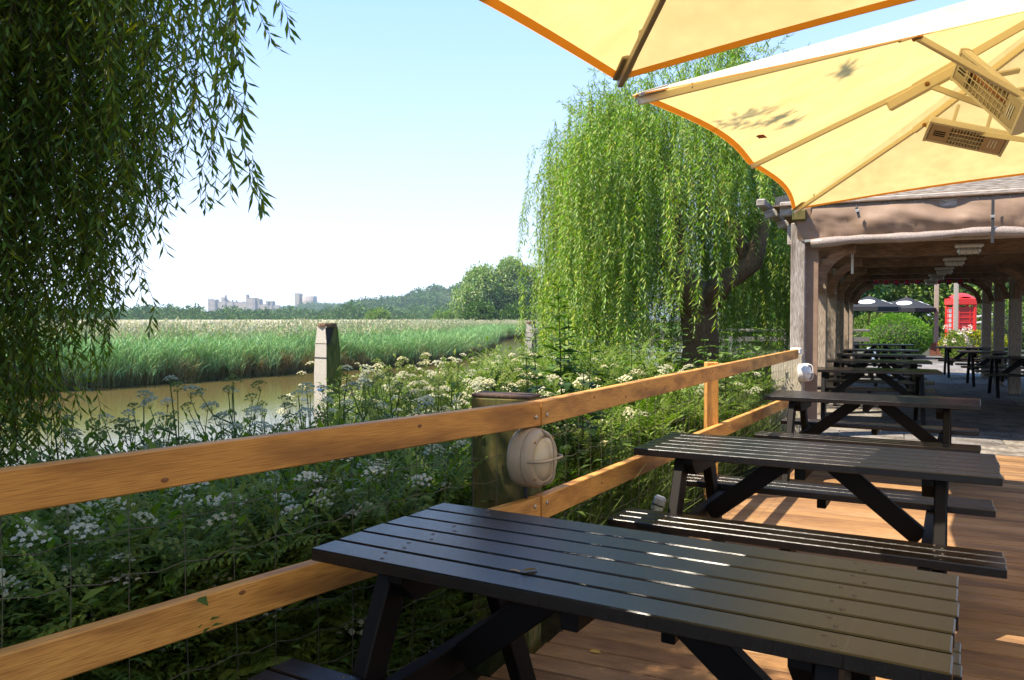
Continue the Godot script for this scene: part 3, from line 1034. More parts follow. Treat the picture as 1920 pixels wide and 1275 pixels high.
func build_near_willow() -> void:
	var t := thing("weeping_willow", "big weeping willow whose shaded branches hang close by the deck over the rail", "tree", V(-6.8, -0.5, 3.0))
	var o := t.position
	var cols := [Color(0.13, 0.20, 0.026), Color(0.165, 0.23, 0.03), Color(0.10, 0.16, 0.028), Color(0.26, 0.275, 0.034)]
	var twigs: Array = []
	for i in 9:
		twigs.append(willow_twig(15, 0.105, 0.0165, cols, Color(0.11, 0.055, 0.02), 0.34))
	var bare: Array = []
	for i in 2:
		bare.append(willow_twig(1, 0.07, 0.012, cols, Color(0.11, 0.055, 0.02), 0.34))
	var big: Array = []
	for i in 4:
		big.append(willow_twig(14, 0.10, 0.019, cols, Color(0.11, 0.055, 0.02), 0.26))
	var st := mb()
	# curtains: x range, distance range, lowest leaf between, how many
	for c in [
		[-4.2, -2.72, 4.0, 5.0, 0.45, 1.15, 150], [-3.35, -2.86, 4.4, 5.2, 0.5, 1.35, 60], [-2.95, -2.62, 4.0, 4.9, 1.9, 2.45, 60],
		[-2.62, -2.28, 4.2, 4.9, 1.42, 2.0, 46], [-2.55, -2.35, 4.3, 4.6, 1.25, 1.5, 5], [-2.62, -2.05, 4.2, 5.0, 2.0, 2.4, 44], [-2.15, -1.85, 4.0, 4.8, 2.05, 2.5, 24], [-1.92, -1.68, 3.9, 4.6, 2.2, 2.6, 20],
		[-4.8, -3.2, 5.0, 6.2, 1.2, 2.2, 90], [-3.3, -2.6, 5.0, 6.0, 2.5, 3.1, 26], [-2.9, -2.2, 4.2, 5.4, 2.6, 3.1, 14],
	]:
		for i in c[6]:
			var top := V(rf(c[0], c[1]), rf(4.3, 5.2), rf(c[2], c[3]))
			hang(st, twigs, top - o, rf(c[4], c[5]) - o.y, Vector3(rf(-0.03, 0.03), 0, rf(-0.03, 0.03)), 0.33)
	# a few sparse trails nearest the sky, bare above and leafy at their ends
	for s in [[-1.03, 2.9, 2.24, 2.02], [-0.99, 2.86, 2.2, 2.4], [-1.07, 2.95, 1.75, 1.95], [-1.02, 2.9, 1.78, 2.0], [-1.2, 3.1, 2.3, 2.6], [-0.9, 2.75, 2.2, 2.3], [-0.93, 2.8, 2.28, 2.5], [-1.25, 3.2, 2.0, 2.2]]:
		var p := V(s[0], 4.2, s[1]) - o
		hang(st, bare, p, s[3] + 0.3 - o.y, Vector3.ZERO, 0.33)
		for k in 2:
			hang(st, big, V(s[0] + rf(-0.05, 0.05), s[3] + rf(0.3, 0.5), s[1] + rf(-0.05, 0.05)) - o, s[2] + 0.22 - o.y, Vector3(rf(0.0, 0.25), 0, rf(-0.1, 0.1)), 0.26, rf(0.7, 0.95))
	for k in 6:
		hang(st, big, V(rf(-1.35, -0.95), rf(2.7, 3.1), rf(2.75, 3.3)) - o, rf(2.42, 2.62) - o.y, Vector3(rf(0.0, 0.25), 0, rf(-0.1, 0.1)), 0.26, rf(0.7, 0.95))
	# the crown overhead that shades the rail and the front table
	for i in 950:
		var r := sqrt(rng.randf())
		var a := rf(0, TAU)
		var top := V(-5.0 + 3.6 * r * cos(a), 7.2 - 2.1 * r * r + rf(-0.6, 0.3), 2.6 + 5.0 * r * sin(a))
		if top.x > (-2.9 if -top.z > 2.3 else -3.0): top.x -= 2.2
		if top.x > -3.9 and -top.z > 3.6 and rng.randf() < 0.75: continue
		hang(st, twigs, top - o, maxf(top.y - rf(0.8, 2.2), 3.6) - o.y, Vector3(rf(-0.2, 0.2), 0, rf(-0.2, 0.2)), 0.36, 1.25)
	# a few twigs reaching out high over the deck: their shadow falls on the farther parasol
	for i in 6:
		var top := V(rf(-1.15, -0.15), rf(5.9, 6.7), rf(3.6, 4.5))
		hang(st, twigs, top - o, top.y - rf(0.5, 1.0) - o.y, Vector3(rf(0.1, 0.5), 0, rf(-0.2, 0.2)), 0.34, 1.2)
	var dense := leaf_clump(150, 0.17, cols, -0.5)
	for i in 300:
		var r := sqrt(rng.randf())
		var a := rf(0, TAU)
		var c := V(-5.0 + 3.4 * r * cos(a), 7.0 - 1.8 * r * r + rf(-1.2, 0.2), 1.2 + 2.6 * r * sin(a))
		if c.x > (-3.1 if -c.z > 2.1 else -2.85): c.x -= 2.2
		var s := rf(0.6, 1.0)
		st.append_from(dense, 0, Transform3D(Basis(Vector3.UP, rf(0, TAU)).scaled(Vector3(s, s * 0.7, s)), c - o))
	# a low bough of leaves over the left end of the nearest table
	for i in 70:
		var s := rf(0.38, 0.55)
		st.append_from(dense, 0, Transform3D(Basis(Vector3.UP, rf(0, TAU)).scaled(Vector3(s, s * 0.6, s)), V(rf(-3.4, -2.2), rf(4.3, 5.0), rf(0.7, 2.5)) - o))
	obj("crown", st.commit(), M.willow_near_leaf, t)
	var wd := mb()
	wd.set_smooth_group(0)
	add_tube(wd, [Vector3(0, -0.4, 0), Vector3(0.1, 1.0, 0), Vector3(0.3, 2.6, -0.1), Vector3(0.5, 3.6, -0.2)], [0.55, 0.42, 0.36, 0.3], 12)
	for l in [[3.4, 6.2, -1.2], [4.6, 5.6, 0.3], [3.2, 6.6, 2.2], [0.4, 6.8, -2.6], [-1.8, 6.4, 1.0], [2.4, 7.0, 0.6]]:
		var e := Vector3(l[0], l[1], l[2])
		add_tube(wd, [Vector3(0.5, 3.2, -0.2), Vector3(0.5 + e.x * 0.35, 3.6 + e.y * 0.22, e.z * 0.4), Vector3(e.x * 0.8, e.y * 0.93, e.z * 0.8), e], [0.24, 0.17, 0.09, 0.03], 8)
	wd.generate_normals()
	obj("trunk", wd.commit(), M.bark, t)


func build_far_willow() -> void:
	var t := thing("weeping_willow", "sunlit weeping willow with a forked trunk on the bank beside the pavilion", "tree", V(3.72, -0.6, 16.0))
	var o := t.position
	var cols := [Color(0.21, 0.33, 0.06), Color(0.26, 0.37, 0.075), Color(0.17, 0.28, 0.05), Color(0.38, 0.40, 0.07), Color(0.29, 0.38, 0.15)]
	var twigs: Array = []
	for i in 10:
		twigs.append(willow_twig(20, 0.135, 0.020, cols, Color(0.16, 0.12, 0.04), 0.42))
	var st := mb()
	# strands hang in bunches: each bunch has its own top, its own lowest leaf and its own tint
	for c in 145:
		var a := rf(0, TAU)
		var r := pow(rng.randf(), 0.42)
		var lump := 1.0 + 0.12 * sin(a * 3.0 + 1.0) + 0.08 * sin(a * 7.0)
		# a is measured so that 0 is towards the right and PI / 2 away from the camera
		var cx := (3.3 if cos(a) > 0.0 else 3.12) * r * cos(a) * lump
		var cz := 3.3 * r * sin(a) * lump
		var top := 7.0 - (2.9 if cx > -0.5 else 2.1) * pow(r, 2.4) + 0.4 * sin(cx * 2.3 + 1.0) + rf(-0.9, 0.3)
		var low: float
		if cz < 0.6 and cx > -0.75 and cx < 1.4:
			# the open front through which trunk and limbs are seen
			low = rf(3.1, 4.9)
		elif r > 0.72 and cz < 1.5:
			low = rf(0.0, 1.5)
		elif cz >= 0.0:
			low = rf(0.3, 2.6)
		else:
			low = rf(1.2, 3.6)
		if cx < -2.6 and rng.randf() < 0.4:
			low = rf(2.6, 3.9)
		for i in 15:
			var x := cx + rng.randfn(0.0, 0.26)
			var dz := cz + rng.randfn(0.0, 0.26)
			if (3.72 + x) * cos(TH) - (16.0 + dz) * sin(TH) > -1.75: continue
			var q := Vector2(x - cx, dz - cz).length()
			hang(st, twigs, V(3.72 + x, top - q * 1.2 + rf(-0.25, 0.15), 16.0 + dz) - o, low + q * 1.1 + rf(-0.35, 0.35) - o.y, Vector3(x * 0.02, 0, -dz * 0.02), 0.40, rf(0.85, 1.2), 0.08)
	# tufts that arch over the crown top
	for i in 260:
		var a := rf(0, TAU)
		var r := sqrt(rng.randf())
		var x := 3.0 * r * cos(a)
		var dz := 2.9 * r * sin(a)
		var p := V(3.72 + x, 7.0 - 2.5 * r * r + rf(-0.4, 0.25), 16.0 + dz) - o
		var dir := (Vector3(x, rf(-0.5, 1.2), -dz).normalized() + Vector3(0, rf(-0.8, 0.3), 0)).normalized()
		st.append_from(twigs[rng.randi() % twigs.size()], 0, Transform3D(Basis(Quaternion(Vector3.DOWN, dir)) * Basis(Vector3.UP, rf(0, TAU)), p))
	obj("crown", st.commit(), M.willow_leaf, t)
	var wd := mb()
	wd.set_smooth_group(0)
	add_tube(wd, [Vector3(-0.05, -0.4, 0), Vector3(0.0, 0.5, 0), Vector3(0.06, 1.5, 0), Vector3(0.0, 2.3, 0), Vector3(-0.1, 2.75, 0)], [0.58, 0.42, 0.36, 0.38, 0.28], 12)
	add_tube(wd, [Vector3(-0.02, 2.2, 0.1), Vector3(-0.35, 2.85, 0.25), Vector3(-0.75, 3.2, 0.5), Vector3(-1.5, 4.0, 0.8), Vector3(-2.1, 4.9, 0.9)], [0.30, 0.25, 0.19, 0.14, 0.05], 10)
	add_tube(wd, [Vector3(0.05, 2.2, 0.1), Vector3(0.4, 2.75, 0.3), Vector3(0.95, 3.15, 0.5), Vector3(1.15, 3.9, 0.5), Vector3(1.5, 5.0, 0.3)], [0.27, 0.22, 0.19, 0.13, 0.05], 10)
	add_tube(wd, [Vector3(-0.5, 3.0, 0.2), Vector3(-0.3, 4.2, -0.3), Vector3(-0.6, 5.2, -0.6), Vector3(-0.8, 6.1, -0.6)], [0.16, 0.12, 0.08, 0.03], 8)
	add_tube(wd, [Vector3(0.9, 3.2, 0.3), Vector3(0.6, 4.6, -0.5), Vector3(0.8, 6.0, -0.9), Vector3(0.7, 7.0, -1.0)], [0.15, 0.11, 0.07, 0.03], 8)
	add_tube(wd, [Vector3(-1.2, 3.7, 0.7), Vector3(-1.8, 4.7, 0.2), Vector3(-2.0, 5.6, 0.0)], [0.12, 0.09, 0.03], 8)
	wd.generate_normals()
	obj("trunk", wd.commit(), M.bark, t)


# ---------------------------------------------------------------- the garden beyond the pavilion
func shrub_mesh(count: int, size: Vector3, leaf: float, cols: Array, shell := 0.25) -> ArrayMesh:
	var st := mb()
	st.set_smooth_group(-1)
	for i in count:
		var o := random_dir()
		if o.y < -0.75: o.y = -o.y
		var k := 1.0 - shell * pow(rng.randf(), 2.0) + 0.03 * sin(o.x * 9.0) * sin(o.y * 8.0) * sin(o.z * 9.0)
		var p := Vector3(o.x * size.x, o.y * size.y + size.y, o.z * size.z) * Vector3(k, k, k)
		var dir := (o + random_dir() * 0.8 + Vector3(0, 0.3, 0)).normalized()
		add_leaf(st, p, dir, dir.cross(random_dir()).normalized(), leaf * rf(0.6, 1.3), leaf * rf(0.45, 0.7), shade(cols[i % cols.size()], 0.3), rf(0, 0.4))
	return done(st)


func core_mesh(size: Vector3) -> ArrayMesh:
	var rows: Array = []
	for i in 9:
		var t := -PI / 2 + PI * i / 8.0
		rows.append([cos(t), sin(t)])
	var st := mb()
	add_lathe(st, rows, 14, Transform3D(Basis.from_scale(size), Vector3(0, size.y, 0)))
	return done(st)


func build_garden() -> void:
	mat("twig_dark", lin(0.03, 0.04, 0.015), 0.95)
	var b := thing("topiary_bush", "large clipped round bush of bright green leaves beyond the tables", "bush", V(14.45, -0.05, 30.0))
	obj("foliage", shrub_mesh(9000, Vector3(1.14, 0.84, 1.14), 0.075, [Color(0.15, 0.28, 0.035), Color(0.19, 0.32, 0.04), Color(0.115, 0.23, 0.03)], 0.12), M.herb, b)
	obj("branches", core_mesh(Vector3(1.0, 0.75, 1.0)), M.twig_dark, b)
	var h := thing("golden_hedge", "yellow and green leaved hedge beside the red phone box", "hedge", V(16.95, -0.05, 29.3), -TH)
	obj("foliage", shrub_mesh(5200, Vector3(1.15, 0.52, 0.6), 0.085, [Color(0.40, 0.33, 0.02), Color(0.12, 0.17, 0.02), Color(0.48, 0.40, 0.03), Color(0.08, 0.13, 0.02)], 0.15), M.herb, h)
	obj("branches", core_mesh(Vector3(1.0, 0.45, 0.5)), M.twig_dark, h)
	var r := thing("rose_bush", "loose bush with white and pink roses in front of the red phone box", "bush", V(15.6, -0.05, 28.2))
	obj("foliage", shrub_mesh(1500, Vector3(0.42, 0.55, 0.4), 0.08, [Color(0.16, 0.22, 0.04), Color(0.22, 0.26, 0.05), Color(0.11, 0.17, 0.03)], 0.7), M.herb, r)
	var rose := shrub_mesh(26, Vector3(0.055, 0.045, 0.055), 0.06, [Color(0.75, 0.70, 0.62), Color(0.75, 0.55, 0.50)], 0.5)
	for i in 16:
		var a := rf(0, TAU)
		obj("rose", rose, M.blossom, r, Transform3D(Basis(Vector3.UP, rf(0, 6)), Vector3(cos(a) * rf(0.1, 0.42), rf(0.45, 1.2), sin(a) * 0.3 + 0.18)))
	for q in [[12.2, 33.0, 1.5, 1.3, "pale leafy shrub with white flowers at the left, under the black parasol"], [20.5, 33.5, 1.5, 1.9, "tall green hedge right of the red phone box"], [16.3, 36.0, 1.2, 1.4, "green shrub behind the red phone box"], [21.5, 30.0, 1.0, 1.2, "green and yellow shrub behind the pavilion's right posts"]]:
		var s := thing("garden_shrub", q[4], "shrub", V(q[0], -0.05, q[1]))
		obj("foliage", shrub_mesh(2600, Vector3(q[2], q[3] * 0.62, 1.0), 0.12, [Color(0.15, 0.22, 0.04), Color(0.11, 0.18, 0.035), Color(0.19, 0.25, 0.06)], 0.4), M.herb, s)
		obj("branches", core_mesh(Vector3(q[2] * 0.7, q[3] * 0.45, 0.7)), M.twig_dark, s)
	phone_box()
	# two black parasols
	parasol("black pub parasol with a white oval badge, left of the round bush", V(14.1, -0.05, 31.6), 1.18, 1.98, 2.42, -0.95)
	parasol("black pub parasol with a white oval badge, above the round bush", V(16.75, -0.05, 34.0), 1.25, 1.96, 2.45, -0.98)
	var post := thing("garden_post", "square timber post on a red brick base behind the round bush", "post", V(17.6, -0.05, 33.2), -TH)
	obj("shaft", box(Vector3(0.17, 2.9, 0.17), 0.01), M.oak_post, post, Transform3D(Basis.IDENTITY, Vector3(0, 1.75, 0)))
	for row in 7:
		for k in 2:
			for s: float in [-1.0, 1.0]:
				obj("brick", box(Vector3(0.225, 0.065, 0.1), 0.006), M.brick_red, post, Transform3D(Basis.IDENTITY, Vector3(-0.12 + 0.24 * k + (0.02 if row % 2 else 0.0), 0.04 + 0.075 * row, s * 0.18)))
	var post2 := thing("garden_post", "grey timber post standing in front of the red phone box", "post", V(16.75, -0.05, 30.2), -TH)
	obj("shaft", box(Vector3(0.16, 3.2, 0.16), 0.01), M.oak_silver, post2, Transform3D(Basis.IDENTITY, Vector3(0, 1.6, 0)))
	var rail := thing("white_railing", "white sloping two-bar railing right of the red phone box", "railing", V(18.6, 0.0, 33.0), -0.2)
	for y in [1.45, 1.2]:
		bar("bar", Vector3(-0.6, y - 0.1, 0), Vector3(1.1, y + 0.22, 0), 0.06, 0.05, M.white_paint, rail)
	for x in [-0.5, 0.9]:
		bar("upright", Vector3(x, -0.1, 0.06), Vector3(x, 1.75, 0.06), 0.1, 0.1, M.white_paint, rail)
	var bin := thing("litter_bin", "dark slatted bin by the far left corner of the pavilion", "bin", V(11.75, -0.05, 28.0), 0.3)
	obj("body", box(Vector3(0.45, 0.8, 0.45), 0.03), M.strap, bin, Transform3D(Basis.IDENTITY, Vector3(0, 0.4, 0)))
	obj("lid", box(Vector3(0.5, 0.06, 0.5), 0.02), M.grey_timber, bin, Transform3D(Basis.IDENTITY, Vector3(0, 0.84, 0)))
	var bd := thing("white_board", "white A-shaped board leaning beside the round bush", "sign board", V(12.3, -0.05, 27.4), 0.5)
	for s: float in [-1.0, 1.0]:
		obj("panel", box(Vector3(0.34, 0.55, 0.02), 0.004), M.white_paint, bd, Transform3D(Basis(Vector3(1, 0, 0), -0.25 * s), Vector3(0, 0.27, 0.075 * s)))


func parasol(label: String, at: Vector3, r: float, rim: float, peak: float, turn: float) -> void:
	var p := thing("black_parasol", label, "parasol", at, turn, "black parasols in the garden")
	obj("pole", lathe([[0.025, 0.0], [0.025, peak], [0.0, peak + 0.06]], 10), M.oak, p)
	obj("base", lathe([[0.0, 0.0], [0.25, 0.0], [0.24, 0.06], [0.05, 0.08], [0.04, 0.3], [0.0, 0.3]], 16), M.strap, p)
	for k in 8:
		var a := TAU * k / 8.0
		var c := TAU * (k + 1) / 8.0
		var st := mb()
		st.set_smooth_group(-1)
		var e0 := Vector3(cos(a) * r, rim, sin(a) * r)
		var e1 := Vector3(cos(c) * r, rim, sin(c) * r)
		var ap := Vector3(0, peak, 0)
		quad(st, ap, e0, e1, ap)
		quad(st, e0, e0 - Vector3(0, 0.16, 0), e1 - Vector3(0, 0.16, 0), e1)
		var panel := obj("panel", done(st), M.parasol_black, p)
		M.parasol_black.cull_mode = BaseMaterial3D.CULL_DISABLED
		obj("rib", tube([Vector3(0, peak - 0.04, 0), e0 * Vector3(0.98, 1, 0.98) - Vector3(0, 0.02, 0)], [0.012, 0.01], 5), M.strap, p)
		if k % 2 == 1:
			# the badge: a white oval with a dark hooked mark and dots, lying on the cloth
			var m := (e0 + e1) / 2.0
			var x := (e1 - e0).normalized()
			var y := (ap - m).normalized()
			var n := y.cross(x).normalized()
			if n.y < 0.0: n = -n
			var bs := Basis(x, y, x.cross(y).normalized())
			if bs.z.dot(n) < 0.0: bs = Basis(-x, y, (-x).cross(y).normalized())
			var oval := PackedVector2Array()
			for q in 20:
				oval.append(Vector2(cos(TAU * q / 20.0) * 0.30, sin(TAU * q / 20.0) * 0.22))
			var bg := obj("badge", prism(oval, 0.006), M.print_white, panel, Transform3D(bs, m * 0.58 + ap * 0.42 + n * 0.012))
			bg.set_meta("label", "white oval badge")
			for dot in [[-0.13, -0.03, 0.055], [0.14, 0.0, 0.05], [0.0, -0.08, 0.04]]:
				var disc := PackedVector2Array()
				for q in 12:
					disc.append(Vector2(dot[0] + cos(TAU * q / 12.0) * dot[2], dot[1] + sin(TAU * q / 12.0) * dot[2]))
				obj("mark", prism(disc, 0.004), M.parasol_black, bg, Transform3D(Basis.IDENTITY, Vector3(0, 0, 0.005)))


func phone_box() -> void:
	var p := thing("phone_box", "bright red telephone box with domed top among the garden plants", "phone box", V(18.05, 0.0, 32.2), -0.15)
	obj("plinth", box(Vector3(0.94, 0.2, 0.94), 0.01), M.red_dark, p, Transform3D(Basis.IDENTITY, Vector3(0, 0.1, 0)))
	for sx: float in [-1.0, 1.0]:
		for sz: float in [-1.0, 1.0]:
			obj("corner_post", box(Vector3(0.11, 1.86, 0.11), 0.015), M.red_paint, p, Transform3D(Basis.IDENTITY, Vector3(sx * 0.38, 1.13, sz * 0.38)))
	for k in 4:
		var f := Node3D.new()
		f.name = "side"
		p.add_child(f, true)
		f.rotation.y = PI / 2 * k
		obj("back_panel" if k == 0 else "glass_pane", box(Vector3(0.66, 1.62, 0.012)), M.red_dark if k == 0 else M.glass, f, Transform3D(Basis.IDENTITY, Vector3(0, 1.12, 0.385)))
		for i in 9:
			obj("glazing_bar", box(Vector3(0.66, 0.03, 0.04), 0.005), M.red_paint, f, Transform3D(Basis.IDENTITY, Vector3(0, 0.34 + 0.195 * i, 0.385)))
		for x in [-0.2, 0.2]:
			obj("glazing_bar", box(Vector3(0.03, 1.6, 0.045), 0.005), M.red_paint, f, Transform3D(Basis.IDENTITY, Vector3(x, 1.12, 0.385)))
		obj("fascia", box(Vector3(0.66, 0.17, 0.03), 0.006), M.red_paint, f, Transform3D(Basis.IDENTITY, Vector3(0, 2.14, 0.42)))
	obj("cornice", box(Vector3(0.92, 0.26, 0.92), 0.02), M.red_paint, p, Transform3D(Basis.IDENTITY, Vector3(0, 2.15, 0)))
	var st := mb()
	st.set_smooth_group(-1)
	var n := 8
	var dome := func(i: int, j: int) -> Vector3:
		var u := 2.0 * i / n - 1.0
		var v := 2.0 * j / n - 1.0
		return Vector3(u * 0.44, 2.285 + 0.16 * (1.0 - u * u) + 0.16 * (1.0 - v * v) - 0.1, v * 0.44)
	for i in n:
		for j in n:
			quad(st, dome.call(i, j), dome.call(i + 1, j), dome.call(i + 1, j + 1), dome.call(i, j + 1))
	obj("dome", done(st), M.red_paint, p)


# ---------------------------------------------------------------- the two cream parasols over the deck
const US := 4.03  # side of the square canopy


func umbrella(label: String, centre: Vector3, turn: float, tilt: float, scallop: float, rib_mat: Material, group: String) -> Node3D:
	var o := thing("square_parasol", label, "parasol", centre, turn, group)
	var h := US / 2.0
	var edge := 2.39
	var top := 3.36
	var rim := func(x: float, z: float) -> Vector3:
		return Vector3(x, edge + tilt * (x + h) / US, z)
	var ap := Vector3(0, top, 0)
	var canopy := Node3D.new()
	var ends: Array = []
	for k in 4:
		var c := Vector2(-h, h).rotated(PI / 2 * k)
		var m := Vector2(-h, 0).rotated(PI / 2 * k)
		ends.append(rim.call(c.x, c.y))
		var mm: Vector3 = rim.call(m.x * (1.0 - scallop * 0.7), m.y * (1.0 - scallop * 0.7))
		mm.y += scallop * 1.4
		ends.append(mm)
	for k in 8:
		var e0: Vector3 = ends[k]
		var e1: Vector3 = ends[(k + 1) % 8]
		var st := mb()
		st.set_smooth_group(0)
		var n := 14
		var w := 16
		var pt := func(i: int, j: int) -> Vector3:
			var u := float(i) / n
			var v := float(j) / w
			var e := e0.lerp(e1, v)
			e = e.lerp(Vector3(0, e.y, 0), scallop * sin(PI * v)) + Vector3(0, 0.012 * sin(PI * v), 0)
			var p := ap.lerp(e, u)
			p.y -= 0.06 * sin(PI * u) * (0.15 + 0.85 * sin(PI * v)) + 0.004 * sin(v * 25.0 + k) * sin(PI * u) * sin(PI * v)
			return p
		for i in n:
			for j in w:
				if i == 0:
					tri(st, pt.call(0, j), pt.call(1, j), pt.call(1, j + 1))
				else:
					quad(st, pt.call(i, j), pt.call(i + 1, j), pt.call(i + 1, j + 1), pt.call(i, j + 1))
		st.generate_normals()
		var panel := obj("canopy_panel", st.commit(), M.canopy, o)
		# the hem: a doubled orange band sewn under the edge
		var hm := mb()
		hm.set_smooth_group(0)
		for j in w:
			var p0: Vector3 = pt.call(n, j)
			var p1: Vector3 = pt.call(n, j + 1)
			var q0: Vector3 = p0.lerp(ap, 0.016) - Vector3(0, 0.006, 0)
			var q1: Vector3 = p1.lerp(ap, 0.016) - Vector3(0, 0.006, 0)
			var f0 := p0 - Vector3(0, 0.005, 0)
			var f1 := p1 - Vector3(0, 0.005, 0)
			quad(hm, f0, f1, q1, q0)
		hm.generate_normals()
		obj("hem", hm.commit(), M.hem, panel)
		M.hem.cull_mode = BaseMaterial3D.CULL_DISABLED
	for k in 8:
		var e: Vector3 = ends[k]
		var down := Vector3(0, -0.055 if k % 2 else -0.05, 0)
		var start := ap.lerp(e, 0.05) + Vector3(0, -0.06, 0)
		var stop := e.lerp(ap, 0.01) + Vector3(0, -0.035, 0)
		var mid := (start + stop) / 2.0 + Vector3(0, -0.045, 0)
		var rb := bar("rib", start, mid, 0.044, 0.024, rib_mat, o, 0.003)
		var xf := along(mid, stop)
		var inv := rb.transform.affine_inverse()
		obj("outer_rib", box(Vector3(mid.distance_to(stop), 0.032, 0.022), 0.003), rib_mat, rb, inv * xf)
		# bracket and strut to the runner on the pole
		var joint := start.lerp(mid, 0.92) + down * 0.5
		if k % 2 == 1:
			var jb := along(start.lerp(mid, 0.8) + down * 0.6, mid.lerp(stop, 0.08) + down * 0.6)
			obj("bracket", box(Vector3(0.42, 0.07, 0.036), 0.012), rib_mat, rb, inv * jb)
		var hub := Vector3(0, 2.33, 0) + Vector3(e.x, 0, e.z).normalized() * 0.09
		bar("strut", joint, hub, 0.032, 0.022, rib_mat, o, 0.003)
		obj("bolt", lathe([[0.014, -0.022], [0.014, 0.022], [0.0, 0.024]], 8), M.rust, rb, inv * Transform3D(along(joint, hub).basis * Basis(Vector3(1, 0, 0), PI / 2), joint))
		if k % 2 == 0:
			# the end clip at a corner
			obj("corner_clip", box(Vector3(0.14, 0.02, 0.06), 0.004), M.rib_grey, o, along(e.lerp(ap, 0.008) + Vector3(0, -0.012, 0), e.lerp(ap, 0.055) + Vector3(0, -0.012, 0)))
			obj("eyelet", tube([e.lerp(ap, 0.1), e.lerp(ap, 0.1) + Vector3(0.0, -0.05, 0.01)], [0.006, 0.006], 6), M.zinc, o)
	# a small printed care label sewn inside the canopy near the corner
	var lp: Vector3 = ap.lerp((ends[0] as Vector3).lerp(ends[1], 0.72), 0.90) - Vector3(0, 0.03, 0)
	var lx := ((ends[1] as Vector3) - (ends[0] as Vector3)).normalized()
	obj("care_label", box(Vector3(0.10, 0.002, 0.045)), M.sticker_red, o, along(lp - lx * 0.05, lp + lx * 0.05))
	obj("pole", lathe([[0.045, 0.0], [0.045, top - 0.02], [0.0, top]], 18), rib_mat, o)
	obj("runner", lathe([[0.045, 2.26], [0.11, 2.26], [0.11, 2.40], [0.045, 2.40]], 18), rib_mat, o)
	obj("hub", lathe([[0.045, top - 0.16], [0.12, top - 0.16], [0.1, top - 0.05], [0.03, top]], 18), rib_mat, o)
	obj("base", box(Vector3(0.7, 0.05, 0.7), 0.01), M.grey_timber, o, Transform3D(Basis.IDENTITY, Vector3(0, 0.027, 0)))
	canopy.free()
	return o


func heater(label: String, p: Vector3, q: Vector3, face: Vector3) -> void:
	# a long half-round case with a grille; p to q is its length, face is where the grille looks
	var x := (q - p).normalized()
	var z := (face - x * face.dot(x)).normalized()
	var o := thing("patio_heater", label, "heater", (p + q) / 2.0, 0.0, "electric heaters under the parasol")
	o.transform = Transform3D(Basis(x, z.cross(x).normalized(), z), (p + q) / 2.0)
	var length := p.distance_to(q)
	var outline := PackedVector2Array()
	for i in 13:
		var a := PI * i / 12.0
		outline.append(Vector2(cos(a) * 0.088, sin(a) * 0.075))
	outline.append(Vector2(-0.088, -0.02))
	outline.append(Vector2(-0.072, -0.02))
	for i in 9:
		var a := PI - PI * i / 8.0
		outline.append(Vector2(cos(a) * 0.072, sin(a) * 0.06))
	outline.append(Vector2(0.072, -0.02))
	outline.append(Vector2(0.088, -0.02))
	# the outline's x lies across, its y points to the back, its z along the case
	var turn := Transform3D(Basis(Vector3(0, 1, 0), Vector3(0, 0, -1), Vector3(-1, 0, 0)), Vector3.ZERO)
	obj("case", prism(outline, length), M.heater_shell, o, turn)
	var cap := PackedVector2Array()
	for i in 13:
		cap.append(Vector2(cos(PI * i / 12.0) * 0.092, sin(PI * i / 12.0) * 0.079))
	cap.append(Vector2(-0.092, -0.022))
	cap.append(Vector2(0.092, -0.022))
	for s: float in [-1.0, 1.0]:
		var cp := obj("end_cap", prism(cap, 0.016), M.heater_shell, o, Transform3D(turn.basis, Vector3(s * (length / 2.0 + 0.004), 0, 0)))
		cp.position = Vector3(s * (length / 2.0 + 0.006), 0, 0)
		var pl := obj("end_plate", box(Vector3(0.12, 0.142, 0.006), 0.001), M.heater_reflector, o, Transform3D(Basis.IDENTITY, Vector3(s * (length / 2.0 - 0.066), 0, 0.016)))
		for k in 3:
			obj("vent", box(Vector3(0.07, 0.006, 0.003)), M.print_white if s > 0.0 else M.dark_void, pl, Transform3D(Basis(Vector3(0, 0, 1), PI / 2 if s > 0.0 else 0.0), Vector3(-0.02 + 0.018 * k if s > 0.0 else 0.0, 0.0 if s > 0.0 else -0.02 + 0.018 * k, 0.005)))
	obj("element", tube([Vector3(-length * 0.33, 0, -0.012), Vector3(length * 0.33, 0, -0.012)], [0.012, 0.012], 8), M.heater_tube, o)
	obj("reflector", box(Vector3(length * 0.72, 0.05, 0.004)), M.heater_reflector, o, Transform3D(Basis.IDENTITY, Vector3(0, 0, -0.045)))
	var n := 10
	for k in n:
		var gx := lerpf(-length / 2.0 + 0.14, length / 2.0 - 0.14, k / (n - 1.0))
		obj("grille_wire", box(Vector3(0.005, 0.146, 0.005)), M.heater_wire, o, Transform3D(Basis.IDENTITY, Vector3(gx, 0, 0.019)))
	for gy in [-0.035, 0.0, 0.035]:
		obj("grille_wire", box(Vector3(length - 0.24, 0.004, 0.004)), M.heater_wire, o, Transform3D(Basis.IDENTITY, Vector3(0, gy, 0.0245)))
	bar("hanger", Vector3(-0.1, 0.03, -0.06), Vector3(-0.1, 0.05, -0.2), 0.03, 0.02, M.heater_shell, o)
	bar("hanger", Vector3(0.1, 0.03, -0.06), Vector3(0.1, 0.05, -0.2), 0.03, 0.02, M.heater_shell, o)


